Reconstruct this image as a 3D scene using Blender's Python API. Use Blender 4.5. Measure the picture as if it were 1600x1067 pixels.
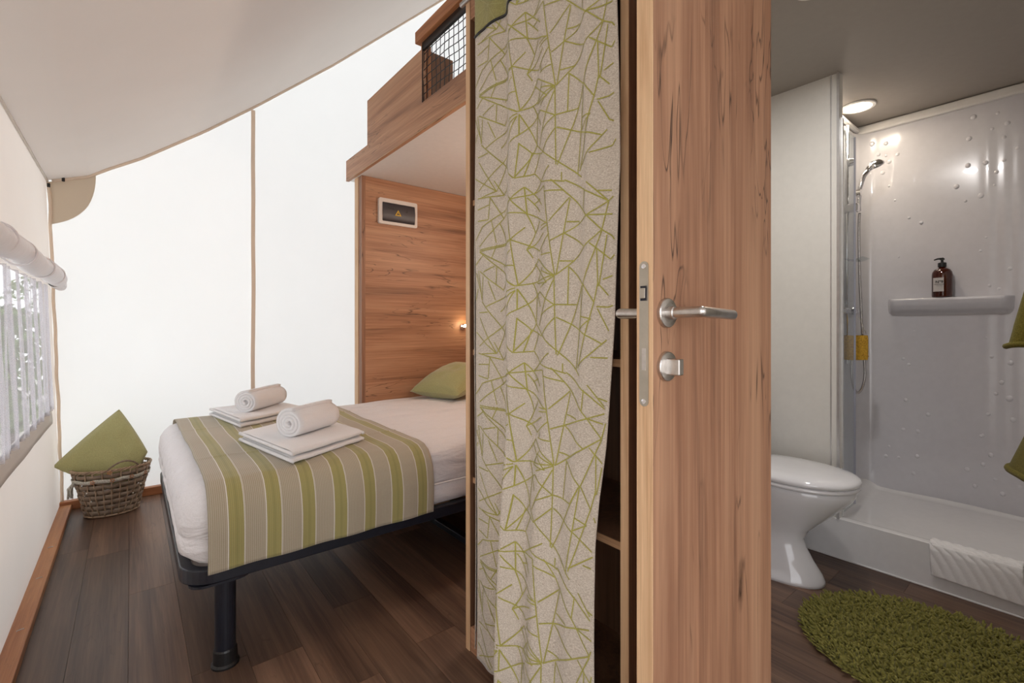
import bpy, math, random
from math import sin, cos, pi, sqrt
import numpy as np
from mathutils import Vector, noise
for o in list(bpy.data.objects): bpy.data.objects.remove(o, do_unlink=True)
S = bpy.context.scene; C = S.collection
random.seed(7)
H = 1.08; FPX = 735.0

# ------------------------------------------------------------------ camera
cd = bpy.data.cameras.new('camera'); cam = bpy.data.objects.new('camera', cd); C.objects.link(cam)
cam.location = (0, 0, H); cam.rotation_euler = (pi/2, 0, -math.radians(39.0))
cd.sensor_width = 36; cd.lens = FPX/1600*36; cd.shift_y = -(533.5-510)/1600; cd.clip_start = .02
S.camera = cam
# ------------------------------------------------------------------ world, sun, exposure
w = bpy.data.worlds.new('overcast'); S.world = w; w.use_nodes = True
wn = w.node_tree; bg = wn.nodes['Background']
bg.inputs['Color'].default_value = (.97, .97, 1.0, 1); bg.inputs['Strength'].default_value = 2.7
sun_d = bpy.data.lights.new('sun', 'SUN'); sun_d.energy = 1.0; sun_d.angle = .35; sun_d.color = (1, .95, .88)
sun = bpy.data.objects.new('sun', sun_d); C.objects.link(sun); sun.location = (2, 8, 6)
sun.rotation_euler = Vector((.35, 1, .85)).to_track_quat('Z', 'Y').to_euler()
S.view_settings.view_transform = 'Standard'; S.view_settings.look = 'None'
S.view_settings.gamma = 1; S.view_settings.use_curve_mapping = False
S.view_settings.exposure = 0.0

# ------------------------------------------------------------------ helpers
class MB:
    def __init__(s): s.v = []; s.f = []; s.uv = None
    def add(s, vs, fs):
        b = len(s.v); s.v += [tuple(p) for p in vs]; s.f += [tuple(i+b for i in f) for f in fs]; return s
    def box(s, x0, x1, y0, y1, z0, z1):
        return s.add([(x0,y0,z0),(x1,y0,z0),(x1,y1,z0),(x0,y1,z0),(x0,y0,z1),(x1,y0,z1),(x1,y1,z1),(x0,y1,z1)],
                     [(3,2,1,0),(4,5,6,7),(0,1,5,4),(1,2,6,5),(2,3,7,6),(3,0,4,7)])
    def tube(s, pts, r, n=12, caps=True, closed=False):
        pts = [Vector(p) for p in pts]; m = len(pts); vs = []; up = None
        rs = r if isinstance(r, (list, tuple)) else [r]*m
        for i, p in enumerate(pts):
            if closed: t = pts[(i+1) % m]-pts[i-1]
            else: t = pts[min(i+1, m-1)]-pts[max(i-1, 0)]
            t = t.normalized() if t.length > 1e-9 else Vector((0,0,1))
            if up is None: up = Vector((0,0,1)) if abs(t.z) < .9 else Vector((1,0,0))
            a = (up - t*up.dot(t)).normalized(); up = a; b = t.cross(a)
            for k in range(n):
                q = 2*pi*k/n; vs.append(p + (a*cos(q)+b*sin(q))*rs[i])
        fs = []
        for i in range(m if closed else m-1):
            for k in range(n):
                j = (i+1) % m; fs.append((i*n+k, i*n+(k+1) % n, j*n+(k+1) % n, j*n+k))
        if caps and not closed: fs += [tuple(range(n))[::-1], tuple((m-1)*n+k for k in range(n))]
        return s.add(vs, fs)
    def lathe(s, prof, cen, axis='z', n=32, sx=1, sy=1):
        cx, cy, cz = cen; vs = []; fs = []
        for r, h in prof:
            for k in range(n):
                q = 2*pi*k/n; a = r*cos(q)*sx; b = r*sin(q)*sy
                vs.append({'z': (cx+a, cy+b, cz+h), 'y': (cx+a, cy+h, cz+b), 'x': (cx+h, cy+a, cz+b)}[axis])
        m = len(prof)
        for i in range(m-1):
            for k in range(n): fs.append((i*n+k, i*n+(k+1) % n, (i+1)*n+(k+1) % n, (i+1)*n+k))
        fs += [tuple(range(n))[::-1], tuple((m-1)*n+k for k in range(n))]
        return s.add(vs, fs)
    def grid(s, fn, nu, nv, closeu=False, uv=False):
        vs = []; us = []
        for j in range(nv+1):
            for i in range(nu if closeu else nu+1):
                vs.append(fn(i/nu, j/nv)); us.append((i/nu, j/nv))
        W = nu if closeu else nu+1; fs = []
        for j in range(nv):
            for i in range(nu):
                a = j*W+i; b = j*W+(i+1) % W; fs.append((a, b, b+W, a+W))
        if uv: s.uv = us
        return s.add(vs, fs)
    def prism(s, poly, axis, a0, a1):
        def P(p, a): return {'x': (a, p[0], p[1]), 'y': (p[0], a, p[1]), 'z': (p[0], p[1], a)}[axis]
        n = len(poly); vs = [P(p, a0) for p in poly]+[P(p, a1) for p in poly]
        fs = [tuple(range(n)), tuple(range(n, 2*n))[::-1]]+[(i, n+i, n+(i+1) % n, (i+1) % n) for i in range(n)]
        return s.add(vs, fs)
    def build(s, name, mat, parent=None, smooth=False, bevel=0, seg=2, solid=0, sub=0, fix=True, off=0):
        vs = np.array(s.v, dtype=float); lo = vs.min(0); hi = vs.max(0)
        base = np.array([(lo[0]+hi[0])/2, (lo[1]+hi[1])/2, lo[2]])
        me = bpy.data.meshes.new(name); me.from_pydata((vs-base).tolist(), [], s.f)
        if s.uv:
            ul = me.uv_layers.new(name='uv')
            li = np.empty(len(me.loops), dtype=np.int32); me.loops.foreach_get('vertex_index', li)
            ul.data.foreach_set('uv', np.array(s.uv)[li].ravel())
        if fix:
            import bmesh
            b = bmesh.new(); b.from_mesh(me); bmesh.ops.recalc_face_normals(b, faces=b.faces); b.to_mesh(me); b.free()
        if smooth: me.shade_smooth()
        if mat: me.materials.append(mat)
        o = bpy.data.objects.new(name, me); C.objects.link(o)
        pl = np.array(parent_world(parent)) if parent else np.zeros(3)
        o.location = (base-pl).tolist()
        if parent: o.parent = parent
        if solid:
            m = o.modifiers.new('solid', 'SOLIDIFY'); m.thickness = solid; m.offset = off
        if bevel:
            m = o.modifiers.new('bevel', 'BEVEL'); m.width = bevel; m.segments = seg; m.limit_method = 'ANGLE'; m.angle_limit = .6
            m.harden_normals = False
        if sub:
            m = o.modifiers.new('sub', 'SUBSURF'); m.levels = sub; m.render_levels = sub
        return o
def parent_world(o):
    v = Vector((0,0,0))
    while o: v += Vector(o.location); o = o.parent
    return v
def tag(o, label=None, cat=None, group=None, kind=None):
    if label: o['label'] = label
    if cat: o['category'] = cat
    if group: o['group'] = group
    if kind: o['kind'] = kind
    return o
def thing(name, loc, label=None, cat=None, group=None, kind=None):
    o = bpy.data.objects.new(name, None); C.objects.link(o); o.location = loc; o.empty_display_size = .05
    return tag(o, label, cat, group, kind)
def box(*a): return MB().box(*a)
def rrect(x0, x1, y0, y1, r, n=6):
    out = []
    for cx, cy, a0 in ((x1-r, y1-r, 0), (x0+r, y1-r, pi/2), (x0+r, y0+r, pi), (x1-r, y0+r, 1.5*pi)):
        for k in range(n+1):
            a = a0+k*pi/2/n; out.append((cx+r*cos(a), cy+r*sin(a)))
    return out
def nz(x, y, z=0): return noise.noise(Vector((x, y, z)))
def ss(a, b, x):
    t = min(1, max(0, (x-a)/(b-a))); return t*t*(3-2*t)

# ------------------------------------------------------------------ materials
class NT:
    def __init__(s, name):
        s.m = bpy.data.materials.new(name); s.m.use_nodes = True; s.t = s.m.node_tree; s.N = s.t.nodes; s.L = s.t.links
        s.b = s.N['Principled BSDF']; s.out = s.N['Material Output']
    def n(s, typ, **kw):
        nd = s.N.new(typ)
        for k, v in kw.items():
            if k.startswith('i_'): nd.inputs[k[2:].replace('_', ' ')].default_value = v
            else: setattr(nd, k, v)
        return nd
    def l(s, a, b): s.L.new(a, b)
    def math(s, op, a, b=None):
        m = s.n('ShaderNodeMath', operation=op)
        for i, x in enumerate((a, b)):
            if x is None: continue
            if isinstance(x, (int, float)): m.inputs[i].default_value = x
            else: s.l(x, m.inputs[i])
        return m.outputs[0]
    def ramp(s, src, stops, interp='LINEAR'):
        r = s.n('ShaderNodeValToRGB'); cr = r.color_ramp; cr.interpolation = interp
        while len(cr.elements) < len(stops): cr.elements.new(.5)
        for e, (p, c) in zip(cr.elements, stops): e.position = p; e.color = (*c, 1) if len(c) == 3 else c
        s.l(src, r.inputs[0]); return r.outputs[0]
    def mix(s, fac, a, b, mode='MIX'):
        m = s.n('ShaderNodeMix', data_type='RGBA', blend_type=mode)
        for x, i in ((fac, 0), (a, 6), (b, 7)):
            if isinstance(x, (int, float)): m.inputs[i].default_value = x
            elif isinstance(x, tuple): m.inputs[i].default_value = (*x, 1)
            else: s.l(x, m.inputs[i])
        return m.outputs[2]
    def noise(s, scale, stretch=(1,1,1), detail=3, rough=.55, coord='Object', dist=0, rand=False):
        tc = s.n('ShaderNodeTexCoord'); mp = s.n('ShaderNodeMapping'); mp.inputs['Scale'].default_value = stretch
        s.l(tc.outputs[coord], mp.inputs[0])
        if rand:
            oi = s.n('ShaderNodeObjectInfo'); s.l(s.math('MULTIPLY', oi.outputs['Random'], 37.0), mp.inputs['Location'])
        nn = s.n('ShaderNodeTexNoise', i_Scale=scale, i_Detail=detail, i_Roughness=rough, i_Distortion=dist)
        s.l(mp.outputs[0], nn.inputs['Vector']); return nn.outputs['Fac']
    def bump(s, h, strength=.3, dist=.002):
        b = s.n('ShaderNodeBump'); b.inputs['Strength'].default_value = strength; b.inputs['Distance'].default_value = dist
        s.l(h, b.inputs['Height']); s.l(b.outputs[0], s.b.inputs['Normal']); return b.outputs[0]
def hexc(r, g, b):
    f = lambda c: (c/255/12.92) if c/255 <= .04045 else ((c/255+.055)/1.055)**2.4
    return (f(r), f(g), f(b))
def plain(name, col, rough=.5, metal=0, var=.06, scale=30, bump=0, coat=0, **kw):
    t = NT(name); nn = t.noise(scale)
    t.l(t.ramp(nn, [(.3, tuple(c*(1-var) for c in col)), (.7, tuple(min(1, c*(1+var)) for c in col))]), t.b.inputs['Base Color'])
    t.b.inputs['Roughness'].default_value = rough; t.b.inputs['Metallic'].default_value = metal
    if coat: t.b.inputs['Coat Weight'].default_value = coat
    if bump: t.bump(t.noise(scale*8), bump, .001)
    for k, v in kw.items(): t.b.inputs[k.replace('_', ' ')].default_value = v
    return t.m
def wood(name, grain='z', light=(196,148,110), mid=(168,118,84), dark=(118,76,52), rough=.48, crack=1.0, rand=False, scale=1.0, thin=None):
    t = NT(name); st = {'x': (.06,1,1), 'y': (1,.06,1), 'z': (1,1,.06)}[grain]
    st2 = tuple(.45 if v == .06 else v for v in st)
    st3 = tuple(.12 if v == .06 else v for v in st)
    broad = t.noise(9*scale, st, 4, .6, dist=.6, rand=rand); fine = t.noise(90*scale, tuple(v if v == 1 else .02 for v in st), 3, .7, rand=rand)
    c1 = t.ramp(broad, [(.28, hexc(*dark)), (.45, hexc(*mid)), (.68, hexc(*light))])
    c2 = t.mix(t.math('MULTIPLY', fine, .55), c1, t.ramp(fine, [(.35, hexc(*[int(v*.72) for v in dark])), (.65, hexc(*light))]), 'MIX')
    # thin dark cracks following the grain
    ck = t.noise(16*scale, st3, 2, .5, dist=1.2, rand=rand)
    line = t.math('ABSOLUTE', t.math('SUBTRACT', ck, .5))
    gate = t.ramp(t.noise(3.2*scale, st2, 2, .5, rand=rand), [(.51, (0,0,0)), (.58, (1,1,1))])
    cm = t.math('MULTIPLY', t.ramp(line, [(0, (1,1,1)), (.016, (0,0,0))]), gate)
    c3 = t.mix(t.math('MULTIPLY', cm, .75*crack), c2, hexc(62, 42, 32))
    # knots
    tc = t.n('ShaderNodeTexCoord'); mp = t.n('ShaderNodeMapping'); mp.inputs['Scale'].default_value = tuple(0 if thin == 'xyz'[i] else (.33 if v == .06 else 1.25) for i, v in enumerate(st))
    t.l(tc.outputs['Object'], mp.inputs[0])
    vo = t.n('ShaderNodeTexVoronoi', i_Scale=4.6*scale)
    if thin:
        wv = t.n('ShaderNodeTexNoise', i_Scale=14.0, i_Detail=3.0); t.l(tc.outputs['Object'], wv.inputs['Vector'])
        vm = t.n('ShaderNodeVectorMath', operation='MULTIPLY_ADD'); t.l(wv.outputs['Color'], vm.inputs[0]); vm.inputs[1].default_value = (.05,.05,.05); t.l(mp.outputs[0], vm.inputs[2]); t.l(vm.outputs[0], vo.inputs['Vector'])
    else: t.l(mp.outputs[0], vo.inputs['Vector'])
    kn = t.ramp(vo.outputs['Distance'], [(.0, (1,1,1)), (.045, (.55,.55,.55)), (.11, (0,0,0))])
    c4 = t.mix(t.math('MULTIPLY', kn, .7*crack), c3, hexc(70, 46, 34))
    t.l(c4, t.b.inputs['Base Color']); t.b.inputs['Roughness'].default_value = rough
    t.bump(fine, .12, .0006); return t.m
def canvas(name, col, tcol, fac, weave=True):
    t = NT(name); tc = t.n('ShaderNodeTexCoord')
    nn = t.noise(3, detail=4)
    t.l(t.ramp(nn, [(.3, tuple(c*.97 for c in col)), (.7, col)]), t.b.inputs['Base Color']); t.b.inputs['Roughness'].default_value = .9
    t.b.inputs['Specular IOR Level'].default_value = .15
    tr = t.n('ShaderNodeBsdfTranslucent'); tr.inputs['Color'].default_value = (*tcol, 1)
    mx = t.n('ShaderNodeMixShader'); mx.inputs[0].default_value = fac
    t.l(t.b.outputs[0], mx.inputs[1]); t.l(tr.outputs[0], mx.inputs[2]); t.l(mx.outputs[0], t.out.inputs[0])
    nb = t.noise(260, (1,1,1), 2); bm = t.bump(nb, .15, .0006); t.l(bm, tr.inputs['Normal'])
    return t.m
def fabric(name, c1, c2, scale=420, rough=.9, sheen=.3, stretch=(1,1,1), bump=.4, big=.08):
    t = NT(name); nn = t.noise(scale, stretch, 2, .6); bigN = t.noise(6, detail=3)
    c = t.ramp(nn, [(.35, c1), (.65, c2)])
    c = t.mix(t.math('MULTIPLY', bigN, big*2), c, tuple(v*.6 for v in c1))
    t.l(c, t.b.inputs['Base Color']); t.b.inputs['Roughness'].default_value = rough
    t.b.inputs['Sheen Weight'].default_value = sheen; t.b.inputs['Specular IOR Level'].default_value = .2
    t.bump(nn, bump, .001); return t.m
def glass(name, col=(.93,.97,.96), alpha=.12, rough=.02):
    t = NT(name); t.N.remove(t.b)
    tr = t.n('ShaderNodeBsdfTransparent'); tr.inputs[0].default_value = (*col, 1)
    gl = t.n('ShaderNodeBsdfGlossy'); gl.inputs['Roughness'].default_value = rough
    fr = t.n('ShaderNodeLayerWeight')
    mx = t.n('ShaderNodeMixShader'); t.l(t.math('ADD', t.math('MULTIPLY', t.math('POWER', fr.outputs['Facing'], 5.0), .5), .03), mx.inputs[0]); t.l(tr.outputs[0], mx.inputs[1]); t.l(gl.outputs[0], mx.inputs[2])
    t.l(mx.outputs[0], t.out.inputs[0]); return t.m
def emit(name, col, st):
    t = NT(name); t.b.inputs['Emission Color'].default_value = (*col, 1); t.b.inputs['Emission Strength'].default_value = st
    t.b.inputs['Base Color'].default_value = (*col, 1); return t.m

M_door = wood('wild_oak_upright', 'z', (192,148,116), (160,114,86), (108,74,57), crack=1.25, thin='y')
M_panelx = wood('wild_oak_along_bed', 'x', (206,158,122), (178,126,92), (122,82,58), thin='y')
M_panely = wood('wild_oak_crosswise', 'y', (216,170,134), (190,140,106), (140,98,74), thin='x')
M_edge = wood('light_oak_edge', 'z', (240,204,162), (226,184,142), (204,158,116), crack=0, scale=3)
M_edgey = wood('light_oak_edge_flat', 'y', (210,170,132), (190,146,108), (160,118,84), crack=0, scale=3)
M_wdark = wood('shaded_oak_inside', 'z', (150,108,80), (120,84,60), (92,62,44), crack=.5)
M_floor = wood('smoked_oak_plank', 'y', (136,106,86), (100,75,61), (66,47,39), rough=.42, crack=.5, rand=True, scale=1.3)
# tone varies from plank to plank
_t = M_floor.node_tree; _b = _t.nodes['Principled BSDF']; _src = _b.inputs['Base Color'].links[0].from_socket
_hsv = _t.nodes.new('ShaderNodeHueSaturation'); _oi = _t.nodes.new('ShaderNodeObjectInfo'); _mr = _t.nodes.new('ShaderNodeMapRange')
_mr.inputs[3].default_value = .66; _mr.inputs[4].default_value = 1.24
_t.links.new(_oi.outputs['Random'], _mr.inputs[0]); _t.links.new(_mr.outputs[0], _hsv.inputs['Value']); _t.links.new(_src, _hsv.inputs['Color']); _t.links.new(_hsv.outputs[0], _b.inputs['Base Color'])
M_pine = wood('red_pine', 'y', (200,140,92), (178,114,70), (150,90,52), crack=.3, scale=2)
M_pinex = wood('red_pine_across', 'x', (200,140,92), (178,114,70), (150,90,52), crack=.3, scale=2)
M_canvas_back = canvas('white_tent_canvas', (.80,.79,.78), (.93,.985,1.0), .285)
M_canvas_left = canvas('cream_tent_canvas', (.78,.74,.69), (.98,.92,.86), .17)
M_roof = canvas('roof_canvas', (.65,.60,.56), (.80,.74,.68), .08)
M_rollw = plain('white_window_vinyl', (.86,.83,.85), .5, var=.03)
M_patch = canvas('beige_reinforcement', (.76,.68,.57), (.95,.85,.70), .22)
M_piping = canvas('beige_piping', (.90,.78,.66), (1,.9,.8), .3)
M_white_panel = plain('white_laminate', (.80,.78,.75), .35, var=.02)
M_bath_wall = plain('warm_white_panel', (.74,.72,.67), .32, var=.02)
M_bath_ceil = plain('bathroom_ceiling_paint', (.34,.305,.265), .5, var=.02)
M_acryl = plain('white_acrylic', (.64,.63,.66), .17, var=.02, coat=.5)
M_tray = plain('white_tray_acrylic', (.80,.79,.79), .12, var=.02, coat=.5)
M_porcelain = plain('white_porcelain', (.84,.84,.86), .08, var=.01, coat=.6)
M_chrome = plain('chrome', (.80,.80,.82), .10, 1, var=.02)
M_steel = plain('brushed_steel', (.60,.57,.54), .28, 1, var=.08, scale=90)
M_plate = plain('lock_plate_steel', (.50,.46,.39), .38, 1, var=.08)
M_dark = plain('dark_metal', (.06,.06,.07), .4, 1)
M_black = plain('black_plastic', (.012,.012,.013), .35)
M_frame = plain('navy_black_steel', (.012,.014,.022), .32, var=.2)
M_alu = plain('satin_aluminium', (.70,.70,.70), .3, .7)
M_sheet = fabric('white_cotton_sheet', (.80,.77,.77), (.86,.83,.83), 300, sheen=.1, bump=.15, big=.02)
_t = M_sheet.node_tree; _b = [n for n in _t.nodes if n.type == 'BUMP'][0]
_tc = _t.nodes.new('ShaderNodeTexCoord'); _mp = _t.nodes.new('ShaderNodeMapping'); _mp.inputs['Scale'].default_value = (.35, 1.5, 1.6)
_n = _t.nodes.new('ShaderNodeTexNoise'); _n.inputs['Scale'].default_value = 7; _n.inputs['Detail'].default_value = 5; _n.inputs['Distortion'].default_value = .8
_b2 = _t.nodes.new('ShaderNodeBump'); _b2.inputs['Strength'].default_value = .7; _b2.inputs['Distance'].default_value = .035
_t.links.new(_tc.outputs['Object'], _mp.inputs[0]); _t.links.new(_mp.outputs[0], _n.inputs['Vector']); _t.links.new(_n.outputs['Fac'], _b2.inputs['Height']); _t.links.new(_b2.outputs[0], _b.inputs['Normal'])
M_towel = fabric('white_terry', (.82,.80,.80), (.90,.89,.89), 500, sheen=.4, bump=.9, big=.01)
M_cushion = fabric('sage_green_linen', hexc(158,154,104), hexc(184,180,128), 380, sheen=.3, bump=.6)
M_robe = fabric('olive_velour', hexc(86,79,22), hexc(112,102,38), 250, sheen=.08, bump=.8)
M_rug = fabric('moss_green_chenille', hexc(104,101,44), hexc(144,137,72), 60, sheen=.1, bump=.5)
M_cur = fabric('taupe_woven_curtain', hexc(188,174,156), hexc(230,220,206), 520, stretch=(1,.35,1.5), bump=.5, big=.03)
M_curline = fabric('woven_lime_line', hexc(166,158,74), hexc(190,184,100), 500)
M_curband = fabric('lime_green_band', hexc(146,140,84), hexc(172,166,108), 300)
M_curleaf = fabric('pale_leaf_thread', hexc(176,172,118), hexc(188,184,130), 400)
M_wicker = wood('grey_brown_wicker', 'x', (164,144,124), (132,112,94), (92,76,64), crack=.2, scale=5)
M_wicker2 = wood('pale_brown_willow', 'z', (196,170,142), (164,136,110), (120,98,78), crack=.2, scale=5)
M_lace = fabric('grey_white_lace', hexc(168,162,150), hexc(222,218,206), 180)
M_flower = plain('copper_wood_flower', hexc(188,128,86), .5)
M_pearl = plain('white_pearl', (.85,.83,.78), .2)
M_dropg = plain('white_acrylic_relief', (.70,.69,.72), .07, coat=.6, var=.01)
M_amber = plain('amber_bottle', hexc(74,26,12), .08, coat=.6, var=.15, Transmission_Weight=.25)
M_label = plain('bottle_label', hexc(196,190,186), .6, var=.02)
M_ink = plain('black_ink', (.02,.02,.02), .6)
M_sponge = plain('yellow_sponge', hexc(206,160,52), .9, var=.25, scale=120, bump=1)
M_sponged = plain('sponge_pores', hexc(140,92,26), .9)
M_glass = glass('clear_shower_glass', (.90,.93,.94), .3)
M_vinyl = glass('clear_window_vinyl', (.90,.92,.93), .2, .08)
M_box = plain('grey_smoked_plastic', hexc(66,62,66), .42, var=.05, coat=0)
M_cream = plain('cream_plastic', (.78,.73,.68), .35, var=.02)
M_yellow = plain('yellow_print', hexc(226,184,52), .5)
M_staple = plain('staple', (.7,.7,.7), .3, 1)
M_gravel = plain('pale_gravel', (.62,.60,.56), .9, var=.25, scale=40, bump=.6)
M_leaf = plain('hedge_leaf', hexc(98,128,58), .6, var=.4, scale=12)
M_bark = plain('hedge_bark', hexc(84,66,50), .8, var=.3)
M_lamp = emit('warm_lamp_diffuser', (1, .86, .66), 9)
M_read = emit('warm_reading_led', (1, .80, .50), 12)

# ------------------------------------------------------------------ SETTING: floor of separate planks
fl = thing('floor', (1.1, 1.2, 0), kind='structure')
PW, PL = .1525, 1.22
pm = None
known = {0: 3.07, 1: 2.94, 2: 2.44, 6: 1.83, 7: 1.45, 4: 2.9, 3: 1.75, 5: 2.62, 8: 2.35, 9: 1.05}
for k in range(-1, 20):
    x0 = -.3125+PW*k; j0 = known.get(k, random.uniform(0, PL))
    y = j0-PL*6
    while y < 3.86:
        a = max(y, -1.9); b = min(y+PL, 3.86)
        if b > a+.02:
            full = abs((b-a)-PL) < 1e-6
            if full and pm:
                o = bpy.data.objects.new('plank', pm); C.objects.link(o); o.parent = fl
                o.location = (x0+PW/2-1.1, (a+b)/2-1.2, -.02)
            else:
                o = box(x0+.0005, x0+PW-.0005, a+.0005, b-.0005, -.02, 0).build('plank', M_floor, fl)
                if full: pm = o.data
        y += PL
box(-.47, 3.6, -1.95, 4.0, -.12, -.021).build('subfloor', M_wdark, fl)
# outside ground
g = box(-14, 16, -12, 18, -.5, -.35).build('ground', M_gravel); tag(g, kind='structure')

# ---- tent walls
def wx(z): return -.325-.06*min(z, 2)/1.94        # left wall leans out a little
roofpts = [(-.385,1.93),(-.29,1.962),(-.197,1.995),(-.123,2.05),(.05,2.16),(.389,2.42),(.708,2.69),(1.258,3.18),(2.26,4.14),(2.7,4.56)]
def rz(x):
    for (a, za), (b, zb) in zip(roofpts, roofpts[1:]):
        if x <= b: return za+(zb-za)*(x-a)/(b-a)
    return 4.56-(x-2.7)*.9
YB = 3.84
bw = MB(); xs = sorted(set([p[0] for p in roofpts]+[-.335+i*.1 for i in range(58)])); xs = [x for x in xs if -.386 <= x <= 5.4]
cols = []
for x in xs:
    top = rz(x); row = []
    for j in range(25):
        z = top*j/24; xx = x
        if x == xs[0]: xx = wx(z)
        row.append((xx, YB+.006*nz(x*2, z*2)+(.012*sin(min(1, max(0, (z-.05)/2))*pi) if x > -.3 else 0), z))
    cols.append(row)
vs = [p for r in cols for p in r]; fs = [(i*25+j, (i+1)*25+j, (i+1)*25+j+1, i*25+j+1) for i in range(len(cols)-1) for j in range(24)]
bw.add(vs, fs); o = bw.build('wall_back', M_canvas_back, smooth=True); tag(o, kind='structure')
# left wall with window opening; unseen end left open to let daylight in
WY0, WY1, WZ0, WZ1 = 1.55, 3.47, .64, 1.30
lw = MB()
ys = sorted(set([.02+i*.12 for i in range(33)]+[WY0, WY1, YB])); ys = [y for y in ys if y <= YB and not (abs(y-WY0) < .05 and y != WY0) and not (abs(y-WY1) < .05 and y != WY1) and not (YB-.06 < y < YB)]
zs = [0,.15,.3,.45,.56,WZ0,.8,.95,1.1,WZ1,1.42,1.55,1.7,1.82,1.93]
def LW(y, z): return (wx(z)+.010*nz(y*1.3, z*1.7, 4)*(1 if 0 < z < 1.9 else 0)*ss(YB, YB-.3, y), y, z)
vs = [LW(y, z) for y in ys for z in zs]; n = len(zs)
fs = [(i*n+j, (i+1)*n+j, (i+1)*n+j+1, i*n+j+1) for i in range(len(ys)-1) for j in range(n-1)
      if not (ys[i] >= WY0-1e-6 and ys[i+1] <= WY1+1e-6 and zs[j] >= WZ0-1e-6 and zs[j+1] <= WZ1+1e-6)]
lw.add(vs, fs); o = lw.build('wall_left', M_canvas_left, smooth=True); tag(o, kind='structure')
# roof
rf = MB(); rx = [p[0] for p in roofpts]+[3.4, 4.4, 5.4]
def sm(x): return rz(x)
yr = [-2.1+i*.25 for i in range(24)]+[YB]; yr = [y for y in yr if y <= YB]
rxs = []
for a, b in zip(rx, rx[1:]):
    for k in range(4): rxs.append(a+(b-a)*k/4)
rxs.append(rx[-1])
vs = [(x, y, sm(x)+.012*nz(x*1.2, y*.8, 9)*ss(YB, YB-.4, y)) for x in rxs for y in yr]; n = len(yr)
fs = [(i*n+j, (i+1)*n+j, (i+1)*n+j+1, i*n+j+1) for i in range(len(rxs)-1) for j in range(n-1)]
rf.add(vs, fs); o = rf.build('ceiling', M_roof, smooth=True); tag(o, kind='structure')
# right slope closes against the ground far right
o = MB().grid(lambda u, v: (5.4+.02*sin(v*9), -2.1+u*(YB+2.1), v*rz(5.4)), 20, 6).build('wall_right', M_canvas_left, smooth=True); tag(o, kind='structure')
# unseen front gable; the opening below it is assumed, left to admit daylight
vs = []; fs = []
fx = [-.385,.3,1.2,1.25,2.0,2.7,3.6,4.6,5.4]
for i, x in enumerate(fx): vs += [(x, -1.95, (2.15 if x > -.3 else 1.92) if x < 1.23 else -.1), (x, -1.95, max(2.2, rz(x)) if x > -.3 else 1.93)]
fs = [(2*i, 2*i+2, 2*i+3, 2*i+1) for i in range(len(fx)-1)]
o = MB().add(vs, fs).build('wall_front', M_canvas_left); tag(o, kind='structure')
# seams, piping
o = MB().tube([(x, YB-.012, rz(x)-.008) for x in np.linspace(-.36, 2.7, 60)], .009, 8).build('trim_1', M_piping, smooth=True); tag(o, kind='structure')
sz = [i*.1 for i in range(28)]
o = MB().grid(lambda u, v: (.676+u*.026+.006*nz(v*5, 1), YB-.003, .03+v*2.62), 1, 30).build('trim_2', M_piping, solid=.004); tag(o, kind='structure')
o = MB().tube([(wx(z)+.012+.006*nz(z*7, 2), YB-.02+.004*nz(z*9, 5), z) for z in np.linspace(.03, 1.92, 60)], .008, 8).build('trim_3', M_piping, smooth=True); tag(o, kind='structure')
o = MB().tube([(-.378, y, 1.925+.003*nz(y*4, 1)) for y in np.linspace(-1.9, 3.82, 50)], .006, 6).build('trim_4', M_canvas_left, smooth=True); tag(o, kind='structure')
# corner reinforcement patch + tabs
def patch(u, v):
    a = v*pi/2; r = u
    sx_, sz_ = .205, .27
    p = 1/max(abs(cos(a))**2.6+abs(sin(a))**2.6, 1e-6)**(1/2.6)
    x = -.372+sx_*r*cos(a)*p; z0 = rz(x)-.012; z = z0-sz_*r*sin(a)*p*(.92 if r else 1)
    return (x, YB-.012, z)
ptch = MB().grid(patch, 8, 16).build('corner_patch', M_patch, solid=.003)
tag(ptch, 'beige rounded reinforcement patch in the upper corner of the white canvas', 'canvas patch')
for (x, z) in ((-.372, 1.90), (-.31, 1.945)):
    o = MB().box(x-.007, x+.007, YB-.03, YB-.02, z-.012, z+.012).build('tab', M_black, ptch, bevel=.003)
# baseboards
o = thing('baseboard_left', (-.295, 1, 0), kind='structure')
box(-.325, -.272, .0, YB-.055, 0, .034).build('board', M_pine, o, bevel=.003)
for y in (1.95, 2.32, 2.75, 3.1): MB().tube([(-.305, y, .034), (-.305, y, .0365), (-.288, y+.006, .0365), (-.288, y+.006, .034)], .0012, 6).build('staple', M_staple, o)
o = box(-.325, 2.0, YB-.05, YB-.005, 0, .05).build('baseboard_back', M_pinex, bevel=.003); tag(o, kind='structure')

# ---- window in the left canvas wall
wn_ = thing('window_1', (wx(.64)+.01, 2.5, .55), kind='structure')
def wallquad(y0, y1, z0, z1, dx, nm, mat, th):
    MB().grid(lambda u, v: (wx(z0+(z1-z0)*v)+dx+.004*nz(u*9, v*3, z0), y0+(y1-y0)*u, z0+(z1-z0)*v), 14, 4).build(nm, mat, wn_, smooth=True, solid=th)
wallquad(WY0-.08, WY1+.07, WZ0-.085, WZ0+.012, .010, 'window_hem', M_canvas_left, .004)
wallquad(WY1-.015, WY1+.05, WZ0+.012, WZ1, .010, 'window_hem', M_canvas_left, .004)
wallquad(WY0-.07, WY0+.01, WZ0+.012, WZ1, .010, 'window_hem', M_canvas_left, .004)
wallquad(WY0, WY1, WZ0, WZ1, -.004, 'window_pane', M_vinyl, 0)
MB().tube([(wx(WZ0)+.02, y, WZ0+.016) for y in (WY0, WY1)], .004, 6).build('zip', M_dark, wn_)
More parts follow.
